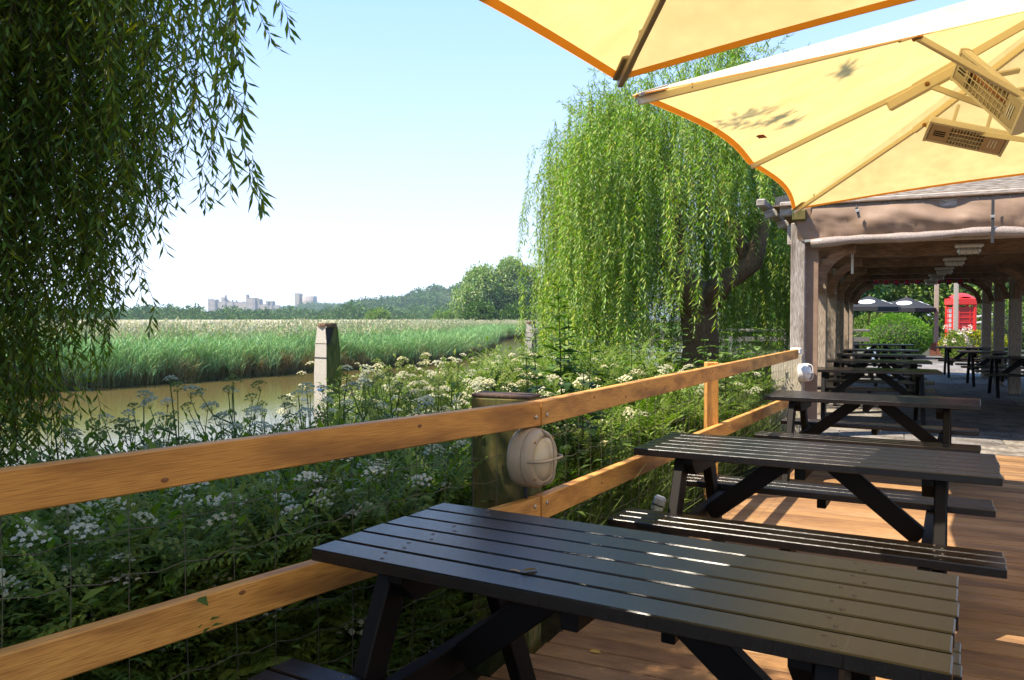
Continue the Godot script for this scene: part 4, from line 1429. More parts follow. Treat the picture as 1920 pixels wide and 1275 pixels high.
func build_umbrellas() -> void:
	var turn := -0.497
	umbrella("cream square parasol over the second table, with two heaters under its canopy", V(3.24, 0.0, 4.22), turn, 0.24, 0.035, M.rib_cream, "cream parasols over the deck")
	umbrella("cream square parasol overhead with one grey rib and pointed corner in view", V(0.861, 0.0, 0.385), -0.63, 0.15, 0.010, M.rib_grey, "cream parasols over the deck")
	heater("cream electric heater with a wire grille, the nearer and larger under the parasol", V(2.50, 2.86, 4.50), V(2.54, 2.45, 4.02), Vector3(-0.42, -0.55, 0.62))
	heater("small cream electric heater behind a strut, the farther under the parasol", V(2.72, 2.68, 5.25), V(3.12, 2.55, 5.1), Vector3(-0.1, -0.9, 0.5))


# ---------------------------------------------------------------- picnic tables
func make_table(label: String, detail: bool) -> Node3D:
	var L := 1.7
	var o := thing("picnic_table", label, "picnic table", Vector3.ZERO, 0.0, "dark slatted picnic tables")
	var m: Material = M.dark_slat
	var screw := lathe([[0.0062, 0.0], [0.0062, 0.0012], [0.003, 0.0018], [0.0, 0.0016]], 8)
	var fx := L / 2.0 - 0.24
	var put_slat := func(called: String, z: float, y: float, w: float) -> void:
		var s := obj(called, box(Vector3(L + rf(-0.008, 0.008), 0.038, w), 0.0035), m, o, Transform3D(Basis(Vector3(1, 0, 0), rf(-0.006, 0.006)), Vector3(rf(-0.004, 0.004), y - 0.019, z)))
		if detail:
			for e: float in [-1.0, 1.0]:
				for q in [-0.26, 0.22]:
					obj("screw", screw, M.screw_metal, s, Transform3D(Basis.IDENTITY, Vector3(e * fx + rf(-0.01, 0.01) + q * 0.06, 0.0188, w * q)))
	for k in 6:
		put_slat.call("table_slat", -0.295 + 0.118 * k, 0.75, 0.106)
	for s: float in [-1.0, 1.0]:
		for k in 3:
			put_slat.call("bench_slat", s * (0.468 + 0.094 * k), 0.445, 0.086)
	for e: float in [-1.0, 1.0]:
		var x: float = e * fx
		for s: float in [-1.0, 1.0]:
			bar("leg", Vector3(x, 0.705, s * 0.235), Vector3(x, 0.0, s * 0.56), 0.052, 0.098, M.dark_leg, o, 0.005, Vector3(1, 0, 0))
		var tb := PackedVector2Array([Vector2(-0.31, 0.0), Vector2(0.31, 0.0), Vector2(0.31, -0.03), Vector2(0.24, -0.095), Vector2(-0.24, -0.095), Vector2(-0.31, -0.03)])
		obj("top_bearer", prism(tb, 0.05), M.dark_leg, o, Transform3D(Basis(Vector3.UP, PI / 2), Vector3(x - e * 0.052, 0.7105, 0)))
		obj("bench_bearer", box(Vector3(0.05, 0.095, 1.42), 0.004), M.dark_leg, o, Transform3D(Basis.IDENTITY, Vector3(x - e * 0.052, 0.3585, 0)))
		bar("brace", Vector3(x - e * 0.085, 0.36, 0), Vector3(e * 0.10, 0.705, 0), 0.095, 0.048, M.dark_leg, o, 0.004)
	obj("centre_bearer", box(Vector3(0.05, 0.06, 0.62), 0.004), M.dark_leg, o, Transform3D(Basis.IDENTITY, Vector3(0.0, 0.681, 0)))
	for s: float in [-1.0, 1.0]:
		obj("bench_cleat", box(Vector3(0.05, 0.05, 0.26), 0.004), M.dark_leg, o, Transform3D(Basis.IDENTITY, Vector3(0.0, 0.381, s * 0.565)))
	return o


func build_tables() -> void:
	var t := make_table("nearest dark slatted picnic table, a dry leaf lying on its top", true)
	t.position = V(0.30, 0.0, 2.27)
	t.rotation.y = -0.53
	copy_of(t, V(1.562, 0.0, 4.18), -0.506, "dark slatted picnic table second in the row, half in sun under the parasol")
	var far := make_table("dark picnic table third in the row, just outside the pavilion", false)
	far.position = V(3.18, 0.0, 7.1)
	far.rotation.y = -0.52
	var words := ["fourth", "fifth", "sixth", "seventh", "eighth"]
	var k := 0
	for b in [12.15, 14.9, 17.5, 20.2, 24.6]:
		copy_of(far, D(-0.22, 0.0, b), -TH + 0.06, "dark picnic table %s in the row along the pavilion's left posts" % words[k])
		k += 1
	copy_of(far, D(2.42, 0.0, 17.6), -TH + 0.03, "dark picnic table at the right of the pavilion, nearest of the three there")
	copy_of(far, D(2.25, 0.0, 20.2), -TH + 0.03, "dark picnic table at the right of the pavilion, middle of the three there")
	copy_of(far, D(1.95, 0.0, 23.0), -TH + 0.03, "dark picnic table at the right of the pavilion, farthest of the three there")


# ---------------------------------------------------------------- the rail fence
var F0 := Vector2(-1.75, 1.255)
var F1 := Vector2(0.112, 3.5)
var F2 := Vector2(3.40, 9.55)


func fence_point(k: float, y: float, out := 0.0) -> Vector3:
	# k runs 0..1 on the first stretch and 1..2 on the second; out moves away from the deck
	var a := F0 if k < 1.0 else F1
	var b := F1 if k < 1.0 else F2
	var t := k if k < 1.0 else k - 1.0
	var p := a.lerp(b, t)
	var dir := (b - a).normalized()
	var n := Vector2(-dir.y, dir.x)
	return V(p.x + n.x * out, y, p.y + n.y * out)


func build_fence() -> void:
	var o := thing("rail_fence", "orange stained timber rail fence with wire netting along the edge of the deck", "fence")
	var j0 := fence_point(0.9985, 0)
	var j1 := fence_point(1.0006, 0)
	var bolt := lathe([[0.010, 0.0], [0.010, 0.004], [0.006, 0.007], [0.0, 0.007]], 6, false)
	var add_rail := func(p: Vector3, q: Vector3, m: Material, knots: Array, bolts: Array) -> void:
		var r := bar("rail", p, q, 0.108, 0.046, m, o, 0.004)
		var len := p.distance_to(q)
		# the deck side of a rail is its own +z or -z side, whichever looks to the camera's side of the fence
		var side := 1.0 if (r.transform.basis.z).dot(Vector3(0.75, 0, 0.65)) > 0.0 else -1.0
		for kx in knots:
			obj("knot", lathe([[0.007, 0.0], [0.005, 0.0005], [0.0, 0.0007]], 10), M.knot, r, Transform3D(Basis(Vector3(1, 0, 0), PI / 2 * side).scaled(Vector3(1.7, 1.0, 1.5)), Vector3((kx[0] - 0.5) * len, kx[1], side * 0.0232)))
		for bx in bolts:
			obj("bolt", bolt, M.zinc, r, Transform3D(Basis(Vector3(1, 0, 0), PI / 2 * side), Vector3((bx[0] - 0.5) * len, bx[1], side * 0.0232)))
	add_rail.call(fence_point(0.0, 1.03), Vector3(j0.x, 1.03, j0.z), M.rail_timber, [[0.75, 0.02], [0.42, -0.03]], [[0.987, -0.012]])
	add_rail.call(Vector3(j1.x, 1.03, j1.z), fence_point(2.0, 1.03), M.rail_timber_pale, [[0.085, 0.02], [0.15, -0.015], [0.2, 0.0], [0.25, -0.02], [0.42, 0.015], [0.66, 0.02], [0.8, -0.01]], [[0.006, -0.012], [0.5, -0.01]])
	add_rail.call(fence_point(0.0, 0.585), Vector3(j0.x, 0.61, j0.z), M.rail_timber_pale, [[0.66, 0.01], [0.85, -0.02], [0.5, 0.03]], [[0.985, 0.02]])
	add_rail.call(Vector3(j1.x, 0.61, j1.z), fence_point(2.0, 0.50), M.rail_timber_pale, [[0.1, 0.0], [0.3, 0.02], [0.6, -0.01]], [[0.006, 0.02], [0.5, 0.01]])
	bar("post", fence_point(1.47, -0.5, 0.075), fence_point(1.47, 1.10, 0.075), 0.095, 0.095, M.rail_timber_pale, o, 0.005)
	bar("post", fence_point(0.02, -0.5, 0.075), fence_point(0.02, 1.08, 0.075), 0.095, 0.095, M.rail_timber_pale, o, 0.005)
	# netting: each wire is a part
	for stretch in [[0.0, 1.0, 2.9], [1.0, 2.0, 6.9]]:
		for y in [0.88, 0.76, 0.52, 0.40, 0.27, 0.14]:
			var pts: Array = []
			var rr: Array = []
			var n := int(stretch[2] / 0.075)
			for i in n + 1:
				var k: float = lerpf(stretch[0], stretch[1] - 0.001, float(i) / n)
				var sag := 0.02 * sin(float(i) / n * PI * 3.0 + y * 9.0)
				pts.append(fence_point(k, y + sag + (0.006 if i % 2 else -0.006), 0.03))
				rr.append(0.0012)
			obj("wire", tube(pts, rr, 4, false), M.wire, o)
		var m := int(stretch[2] / 0.15)
		for i in m:
			var k: float = lerpf(stretch[0], stretch[1] - 0.001, (i + 0.5) / m)
			var sh := rf(-0.008, 0.008)
			var pp: Array = []
			var pr: Array = []
			for j in 6:
				pp.append(fence_point(clampf(k + (sh * j + (0.002 if j % 2 else -0.002)) / stretch[2], stretch[0], stretch[1] - 0.0005), 0.98 - 0.19 * j, 0.033))
				pr.append(0.0011)
			obj("wire", tube(pp, pr, 4, false), M.wire, o)
	# the old gatepost that the rails meet in front of
	var s := thing("old_timber_post", "wide weathered green timber post behind the joint of the rails", "post", V(-0.025, -0.4, 3.63), -0.35)
	obj("shaft", box(Vector3(0.285, 1.49, 0.16), 0.008), M.sleeper, s, Transform3D(Basis.IDENTITY, Vector3(0, 0.745, 0)))
	obj("weathered_top", box(Vector3(0.281, 0.014, 0.156), 0.004), M.sleeper_top, s, Transform3D(Basis(Vector3(0, 0, 1), -0.015), Vector3(0, 1.4965, 0)))
	var s2 := thing("pale_timber_post", "pale sunlit board post beside the pavilion's front left corner", "post", V(3.36, -0.4, 9.75), -0.5)
	obj("shaft", box(Vector3(0.36, 1.42, 0.1), 0.008), M.pale_board, s2, Transform3D(Basis.IDENTITY, Vector3(0, 0.71, 0)))
	obj("cap", box(Vector3(0.12, 0.07, 0.11), 0.01), M.white_paint, s2, Transform3D(Basis.IDENTITY, Vector3(0.1, 1.46, 0)))
	bulkhead("round cream bulkhead light with crossed guard on the old timber post", V(0.085, 0.845, 3.44), Vector3(0.86, 0.02, 0.55), 0.127, M.lamp_body, M.lamp_lens)
	bulkhead("round white bulkhead light near the pavilion's front left corner", V(3.52, 0.80, 9.66), Vector3(0.9, 0.02, 0.45), 0.115, M.lamp_body_white, M.lamp_lens_white)


func bulkhead(label: String, at: Vector3, face: Vector3, r: float, body: Material, lens: Material) -> void:
	var o := thing("bulkhead_light", label, "wall light", at, 0.0, "round bulkhead lights on the fence posts")
	var y := face.normalized()
	var x := Vector3.UP.cross(y).normalized()
	o.transform = Transform3D(Basis(x, y, x.cross(y)), at)
	obj("backplate", lathe([[0.0, -0.05], [r * 0.97, -0.05], [r, -0.03], [r, 0.012], [r * 0.985, 0.018]], 40), body, o)
	obj("rim", lathe([[r * 0.99, 0.02], [r, 0.03], [r * 0.93, 0.055], [r * 0.80, 0.07], [r * 0.74, 0.066], [r * 0.74, 0.05]], 40), body, o)
	obj("lens", lathe([[r * 0.745, 0.05], [r * 0.70, 0.07], [r * 0.5, 0.088], [r * 0.25, 0.096], [0.0, 0.098]], 32), lens, o)
	for k in 2:
		var pts: Array = []
		var rr: Array = []
		for i in 13:
			var t := -1.0 + 2.0 * i / 12.0
			var p := Vector3(t * r * 0.92, 0.05 + 0.062 * sqrt(maxf(0.0, 1.0 - pow(absf(t), 4.0))), 0)
			pts.append(p.rotated(Vector3.UP, PI / 2 * k))
			rr.append(0.0062)
		obj("guard_bar", tube(pts, rr, 6), body, o)
	obj("cable", tube([Vector3(0, -0.03, 0), Vector3(0, -0.03, 0) + o.transform.basis.inverse() * Vector3(0, -r * 1.02, 0), Vector3(0, -0.03, 0) + o.transform.basis.inverse() * Vector3(0, -r * 1.5, 0)], [0.012, 0.012, 0.008], 8), M.strap, o)
	for k in 4:
		var a := PI / 4 + PI / 2 * k
		obj("screw", lathe([[0.006, 0.0], [0.005, 0.003], [0.0, 0.003]], 8), M.rust, o, Transform3D(Basis.IDENTITY, Vector3(cos(a) * r * 0.87, 0.0645, sin(a) * r * 0.87)))


# ---------------------------------------------------------------- mooring posts and landing stage in the river
func build_river_posts() -> void:
	for q in [[-3.23, 14.0, 0.0, "tall tapered mooring post, pale front and mossy green side, nearest in the river"], [0.62, 26.0, 0.35, "pale tapered mooring post at the landing stage rail beside the willow"]]:
		var o := thing("mooring_post", q[3], "mooring post", V(q[0], -2.2, q[1]), 0.92 + q[2], "tapered timber mooring posts")
		var hh := 3.52
		var w := 0.165
		var rows := [[0.0, w], [2.7, w], [3.2, w * 0.9], [hh, w * 0.74]]
		# four faces, each a board of its own
		for k in 4:
			var st := mb()
			st.set_smooth_group(-1)
			for i in 3:
				var a: Vector3 = Vector3(-rows[i][1], rows[i][0], rows[i][1])
				var b := Vector3(rows[i][1], rows[i][0], rows[i][1])
				var c := Vector3(rows[i + 1][1], rows[i + 1][0], rows[i + 1][1])
				var d := Vector3(-rows[i + 1][1], rows[i + 1][0], rows[i + 1][1])
				quad_out(st, a, b, c, d, Vector3(0, 2, 0))
				var inx := Vector3(0, 0, -0.03)
				quad_out(st, a + inx, b + inx, c + inx, d + inx, Vector3(0, 2, 5))
			obj("board", done(st), M.pile_green if k < 2 else M.pile_pale, o, Transform3D(Basis(Vector3.UP, PI / 2 * k), Vector3.ZERO))
		for y in [2.98, 3.22]:
			var wy: float = w if y < 3.0 else w * 0.9
			obj("joint_groove", box(Vector3(0.01, 0.010, wy * 1.98)), M.pile_shadow, o, Transform3D(Basis.IDENTITY, Vector3(-wy + 0.003, y, 0)))
		obj("cap", lathe([[0.0, hh - 0.01], [w * 0.98, hh - 0.01], [w * 1.0, hh + 0.02], [w * 0.96, hh + 0.055], [0.0, hh + 0.06]], 10, false), M.pile_cap, o)
		obj("iron_bracket", prism(PackedVector2Array([Vector2(-0.10, 0.0), Vector2(0.08, 0.0), Vector2(0.03, -0.16), Vector2(-0.07, -0.36)]), 0.014), M.pile_shadow, o, Transform3D(Basis.IDENTITY, Vector3(-0.06, hh - 0.02, w * 0.86)))
		for k in 3:
			var ring := TorusMesh.new()
			ring.inner_radius = 0.016
			ring.outer_radius = 0.026
			ring.rings = 12
			ring.ring_segments = 6
			obj("chain_link", ring, M.screw_metal, o, Transform3D(Basis(Vector3.UP, PI / 2 * k) * Basis(Vector3(1, 0, 0), PI / 2), Vector3(-0.05, hh - 0.24 - 0.04 * k, w + 0.012)))
		if q[1] < 20.0:
			obj("blue_tag", box(Vector3(0.006, 0.03, 0.15)), M.dog_blue, o, Transform3D(Basis.IDENTITY, Vector3(-w - 0.004, 2.42, 0.0)))
	var rail := thing("landing_stage", "grey timber landing stage rail running behind the weeping willow to the pavilion", "railing")
	for k in 6:
		var x := 1.1 + k * 1.75
		bar("upright", V(x, -2.2, 24.6 - 0.25 * k), V(x, 1.05, 24.6 - 0.25 * k), 0.14, 0.14, M.grey_timber, rail, 0.008)
	bar("handrail", V(0.55, 1.12, 24.7), V(10.4, 1.12, 23.3), 0.07, 0.22, M.grey_timber, rail, 0.008)
	bar("rail", V(0.75, 0.86, 24.62), V(10.4, 0.86, 23.25), 0.14, 0.05, M.grey_timber, rail, 0.006)
	bar("rail", V(0.75, 0.4, 24.62), V(10.4, 0.4, 23.25), 0.14, 0.05, M.grey_timber, rail, 0.006)
	obj("cable", tube([V(0.66, 1.0, 24.5), V(0.72, 1.02, 24.5), V(1.0, 1.06, 24.45), V(2.2, 1.05, 24.35)], [0.03, 0.03, 0.03, 0.03], 6), M.strap, rail)
	obj("cable", tube([V(0.66, 1.0, 24.5), V(0.62, 0.7, 24.5), V(0.66, 0.0, 24.5)], [0.025, 0.025, 0.025], 6), M.strap, rail)


# ---------------------------------------------------------------- reeds
func reed_clump(stems: int, high: float, cols: Array, plume: Color) -> ArrayMesh:
	var st := mb()
	st.set_smooth_group(-1)
	for i in stems:
		var p := Vector3(rf(-0.35, 0.35), 0, rf(-0.35, 0.35))
		var h := high * rf(0.72, 1.05)
		var lean := Vector3(rf(-0.16, 0.16), 1, rf(-0.16, 0.16)).normalized()
		st.set_color(shade(Color(0.16, 0.16, 0.06), 0.2))
		var w := Vector3(0.008, 0, 0.004)
		tri(st, p - w, p + w, p + lean * h)
		var n := 7
		for k in n:
			var t := lerpf(0.12, 0.85, (k + rng.randf()) / n)
			var a := k * 2.4 + rf(-0.6, 0.6)
			var dir := (Vector3(cos(a), rf(1.8, 4.5), sin(a))).normalized()
			add_leaf(st, p + lean * h * t, dir, dir.cross(Vector3(rf(-0.5, 0.5), 1, rf(-0.5, 0.5))).normalized(), rf(0.45, 0.8), rf(0.018, 0.03), shade(cols[(i + k) % cols.size()], 0.22), rf(0.1, 0.5))
		if plume.a > 0.0:
			var tip := p + lean * h
			for k in 3:
				var dir := (lean + random_dir() * 0.35).normalized()
				add_leaf(st, tip - lean * 0.05, dir, dir.cross(random_dir()).normalized(), rf(0.2, 0.32), 0.05, shade(plume, 0.15), 0.3)
	return done(st)


func build_reeds() -> void:
	var greens := [Color(0.21, 0.37, 0.15), Color(0.26, 0.41, 0.18), Color(0.17, 0.32, 0.12), Color(0.33, 0.41, 0.19)]
	var edge_mesh := reed_clump(16, 2.05, greens, Color(0, 0, 0, 0))
	var mid_mesh := reed_clump(14, 2.35, greens, Color(0.50, 0.45, 0.33, 1))
	var far_mesh := reed_clump(12, 2.5, [Color(0.36, 0.37, 0.25), Color(0.46, 0.42, 0.31), Color(0.28, 0.34, 0.21)], Color(0.62, 0.53, 0.44, 1))
	var dead_mesh := reed_clump(20, 1.25, [Color(0.36, 0.27, 0.13), Color(0.28, 0.20, 0.09), Color(0.16, 0.13, 0.06)], Color(0, 0, 0, 0))
	var pe: Array = []
	var ce: Array = []
	var pm: Array = []
	var cm: Array = []
	var pf: Array = []
	var cf: Array = []
	var pd: Array = []
	var cd: Array = []
	# the far bank, from upstream left to the bend
	var line := [Vector2(-60, 14), Vector2(-30, 23), Vector2(-17.5, 30.5), Vector2(-14.8, 34.5), Vector2(-10.4, 42), Vector2(-6.2, 47), Vector2(-3.4, 60), Vector2(-2.4, 74), Vector2(-3.0, 92), Vector2(-1.5, 112), Vector2(6, 116), Vector2(20, 118), Vector2(60, 119)]
	for i in line.size() - 1:
		var a: Vector2 = line[i]
		var b: Vector2 = line[i + 1]
		var dir := (b - a).normalized()
		var n := Vector2(-dir.y, dir.x)
		var len := a.distance_to(b)
		for k in int(len * 22.0):
			var p := a + dir * rf(0, len) + n * (rf(-0.3, 3.2) + 0.5 * sin(len * 3.0 + k))
			pe.append(upright(V(p.x, -1.25, p.y), rf(0.85, 1.1), rf(0.78, 0.98), 0.14))
			ce.append(shade(Color(0.95, 1.0, 0.95), 0.18))
		for k in int(len * 12.0):
			var p := a + dir * rf(0, len) + n * rf(1.5, 9.0)
			pm.append(upright(V(p.x, -1.2, p.y), rf(0.9, 1.1), rf(0.84, 0.98), 0.1))
			cm.append(shade(Color(1.0, 1.02, 0.9), 0.18))
		for k in int(len * 4.0):
			var p := a + dir * rf(0, len) + n * rf(-0.35, 0.3)
			pd.append(upright(V(p.x, -1.32, p.y), rf(0.6, 1.0), rf(0.5, 1.0), 0.4))
			cd.append(shade(Color(0.9, 0.85, 0.8), 0.3))
	var count := 0
	while count < 15000:
		var d := 35.0 + 235.0 * pow(rng.randf(), 1.3)
		var p := Vector2(rf(-0.72, 0.12) * d, d)
		var s := shore_distance(p)
		if s < 6.0 or near_side(p):
			continue
		var hh := 0.98
		pf.append(upright(V(p.x, -1.2, p.y), 1.1 + d * 0.004, hh * rf(0.86, 1.0) / (1.1 + d * 0.004), 0.1))
		cf.append(shade(Color(1.0, 0.98, 0.9), 0.15))
		count += 1
	scatter("reeds", edge_mesh, M.reed, pe, ce, "dense green reeds along the far edge of the river")
	scatter("reeds", mid_mesh, M.reed, pm, cm, "green reeds with a few pale seed heads behind the river's edge")
	scatter("reeds", far_mesh, M.reed, pf, cf, "wide bed of reeds with pale straw coloured tops")
	scatter("dead_reeds", dead_mesh, M.reed, pd, cd, "broken straw coloured reeds at the waterline")


# ---------------------------------------------------------------- plants of the near bank
func umbel(radius: float, green: bool, white := Color(0.62, 0.62, 0.52)) -> ArrayMesh:
	# a compound umbel: rays that spread from one point, each with a small dome of blossom
	var st := mb()
	st.set_smooth_group(-1)
	var n := 15
	for i in n:
		var t := sqrt((i + 0.5) / n)
		var a := i * 2.39996
		var tip := Vector3(cos(a) * radius * t, 0.055 - 0.03 * t * t + rf(-0.004, 0.004), sin(a) * radius * t)
		st.set_color(Color(0.13, 0.20, 0.05))
		var w := Vector3(cos(a + 1.57), 0, sin(a + 1.57)) * 0.0012
		tri(st, -w, w, tip)
		tri(st, Vector3(0, 0, 0) - Vector3(0, 0.001, 0), Vector3(0, 0.001, 0), tip)
		var r := radius * rf(0.15, 0.22)
		for k in 9:
			var b := k * 2.4
			var q := sqrt((k + 0.4) / 9.0)
			var o := Vector3(cos(b) * q, 0.75 * (1.0 - q * q), sin(b) * q)
			var c := tip + o * r
			var nx := Vector3(o.x, o.y + 0.5, o.z).normalized()
			var u := nx.cross(Vector3(0.3, 0.2, 0.9)).normalized() * r * 0.42
			var v := nx.cross(u.normalized()) * r * 0.42
			st.set_color(shade(Color(0.20, 0.23, 0.06) if green else white, 0.14))
			quad(st, c - u - v, c + u - v, c + u + v, c - u + v)
		st.set_color(Color(0.20, 0.24, 0.09))
		for k in 4:
			var b := TAU * k / 4.0
			tri(st, tip, tip + Vector3(cos(b), 0.15, sin(b)) * r * 0.9, tip + Vector3(cos(b + 1.4), 0.15, sin(b + 1.4)) * r * 0.9)
	return done(st)


func fern_leaf(st: SurfaceTool, base: Vector3, dir: Vector3, length: float, cols: Array) -> void:
	# a divided leaf: a midrib with pairs of toothed leaflets
	var side := dir.cross(Vector3.UP).normalized()
	if side.length() < 0.5: side = Vector3.RIGHT
	var c: Color = cols[rng.randi() % cols.size()]
	var n := 10
	for i in n:
		var t := (i + 1.0) / n
		var p := base + dir * length * t + Vector3(0, -length * 0.25 * t * t, 0)
		var l := length * 0.24 * (1.0 - t * 0.62)
		for s: float in [-1.0, 1.0]:
			var d2: Vector3 = (side * s + dir * 0.55 + Vector3(0, rf(-0.15, 0.15), 0)).normalized()
			add_leaf(st, p, d2, d2.cross(Vector3.UP).normalized(), l, l * 0.36, shade(c, 0.25), 0.2)
			add_leaf(st, p + d2 * l * 0.3, (d2 + dir * 0.7).normalized(), d2.cross(Vector3.UP).normalized(), l * 0.6, l * 0.28, shade(c, 0.25), 0.2)
	add_leaf(st, base + dir * length * 0.9, dir, side, length * 0.2, length * 0.07, shade(c, 0.2), 0.2)


func cow_parsley(label: String, group: String, high: float, heads: int, seedy: float) -> Node3D:
	var o := thing("white_umbellifer", label, "wild plant", Vector3.ZERO, 0.0, group)
	var st := mb()
	st.set_smooth_group(-1)
	var lf := mb()
	lf.set_smooth_group(-1)
	var greens := [Color(0.13, 0.20, 0.035), Color(0.165, 0.225, 0.04), Color(0.10, 0.16, 0.03)]
	var green_stem := Color(0.10, 0.15, 0.04)
	st.set_color(green_stem)
	var top := Vector3(rf(-0.12, 0.12), high, rf(-0.12, 0.12))
	var kink := Vector3(top.x * 0.3 + rf(-0.04, 0.04), high * 0.5, top.z * 0.3)
	add_tube(st, [Vector3.ZERO, kink, top], [0.009, 0.006, 0.0035], 5, false)
	var tips: Array = [top]
	for i in heads - 1:
		var t := rf(0.42, 0.85)
		var from := kink.lerp(top, clampf((t - 0.5) * 2.0, 0, 1)) if t > 0.5 else kink * (t * 2.0)
		var a := i * 2.4 + rf(-0.5, 0.5)
		var reach := rf(0.14, 0.34)
		var to := from + Vector3(cos(a) * reach, (high - from.y) * rf(0.55, 0.98), sin(a) * reach)
		var mid := from.lerp(to, 0.5) + Vector3(cos(a), -0.3, sin(a)) * 0.05
		st.set_color(green_stem)
		add_tube(st, [from, mid, to], [0.005, 0.004, 0.0025], 4, false)
		tips.append(to)
		fern_leaf(lf, from, Vector3(cos(a + 0.4), rf(0.1, 0.7), sin(a + 0.4)).normalized(), rf(0.16, 0.28), greens)
	for i in 7:
		var a := i * 2.4 + rf(0, 1)
		fern_leaf(lf, Vector3(0, high * rf(0.1, 0.5), 0), Vector3(cos(a), rf(0.3, 0.8), sin(a)).normalized(), rf(0.25, 0.42), greens)
	obj("stem", done(st), M.herb, o)
	obj("foliage", done(lf), M.herb, o)
	for tp in tips:
		var green := rng.randf() < seedy
		obj("flower_head", umbels_white[0] if seedy == 0.0 else (umbels_green if green else umbels_white)[rng.randi() % 3], M.herb if green else M.blossom, o, Transform3D(Basis(Vector3(rf(-1, 1), 0, rf(-1, 1)).normalized(), rf(0, 0.45)).scaled(Vector3.ONE * rf(0.75, 1.25)), tp))
	return o


var umbels_white: Array = []
var umbels_green: Array = []


func nettle(label: String, group: String, high: float, leaf: float, cols: Array) -> Node3D:
	var o := thing("tall_nettle", label, "wild plant", Vector3.ZERO, 0.0, group)
	var st := mb()
	st.set_smooth_group(-1)
	st.set_color(Color(0.08, 0.11, 0.03))
	var top := Vector3(rf(-0.08, 0.08), high, rf(-0.08, 0.08))
	add_tube(st, [Vector3.ZERO, top * 0.5 + Vector3(rf(-0.03, 0.03), 0, 0), top], [0.008, 0.006, 0.003], 5, false)
	obj("stem", done(st), M.herb, o)
	var lf := mb()
	lf.set_smooth_group(-1)
	var n := int(high / 0.085)
	for i in n:
		var t := lerpf(0.2, 1.0, float(i) / (n - 1))
		var l := leaf * lerpf(1.15, 0.45, pow(t, 3.0)) * rf(0.85, 1.15)
		for s in 2:
			var a := i * 1.571 + PI * s + rf(-0.3, 0.3)
			var dir := Vector3(cos(a), rf(0.15, 0.6), sin(a)).normalized()
			var side := dir.cross(Vector3.UP).normalized()
			var p := top * t
			var c := shade(cols[i % cols.size()], 0.25)
			# a broad pointed leaf bent downwards along its length
			lf.set_color(c)
			var m1 := p + dir * l * 0.35 + Vector3(0, 0.02 * l, 0)
			var m2 := p + dir * l * 0.7 + Vector3(0, -0.12 * l, 0)
			var e := p + dir * l + Vector3(0, -0.38 * l, 0)
			var w := l * 0.33
			quad(lf, p, m1 - side * w + Vector3(0, 0.03 * l, 0), m2 - side * w * 0.7, m2)
			quad(lf, p, m2, m2 + side * w * 0.7, m1 + side * w + Vector3(0, 0.03 * l, 0))
			tri(lf, m2, m2 - side * w * 0.7, e)
			tri(lf, m2, e, m2 + side * w * 0.7)
	obj("foliage", done(lf), M.herb, o)
	return o


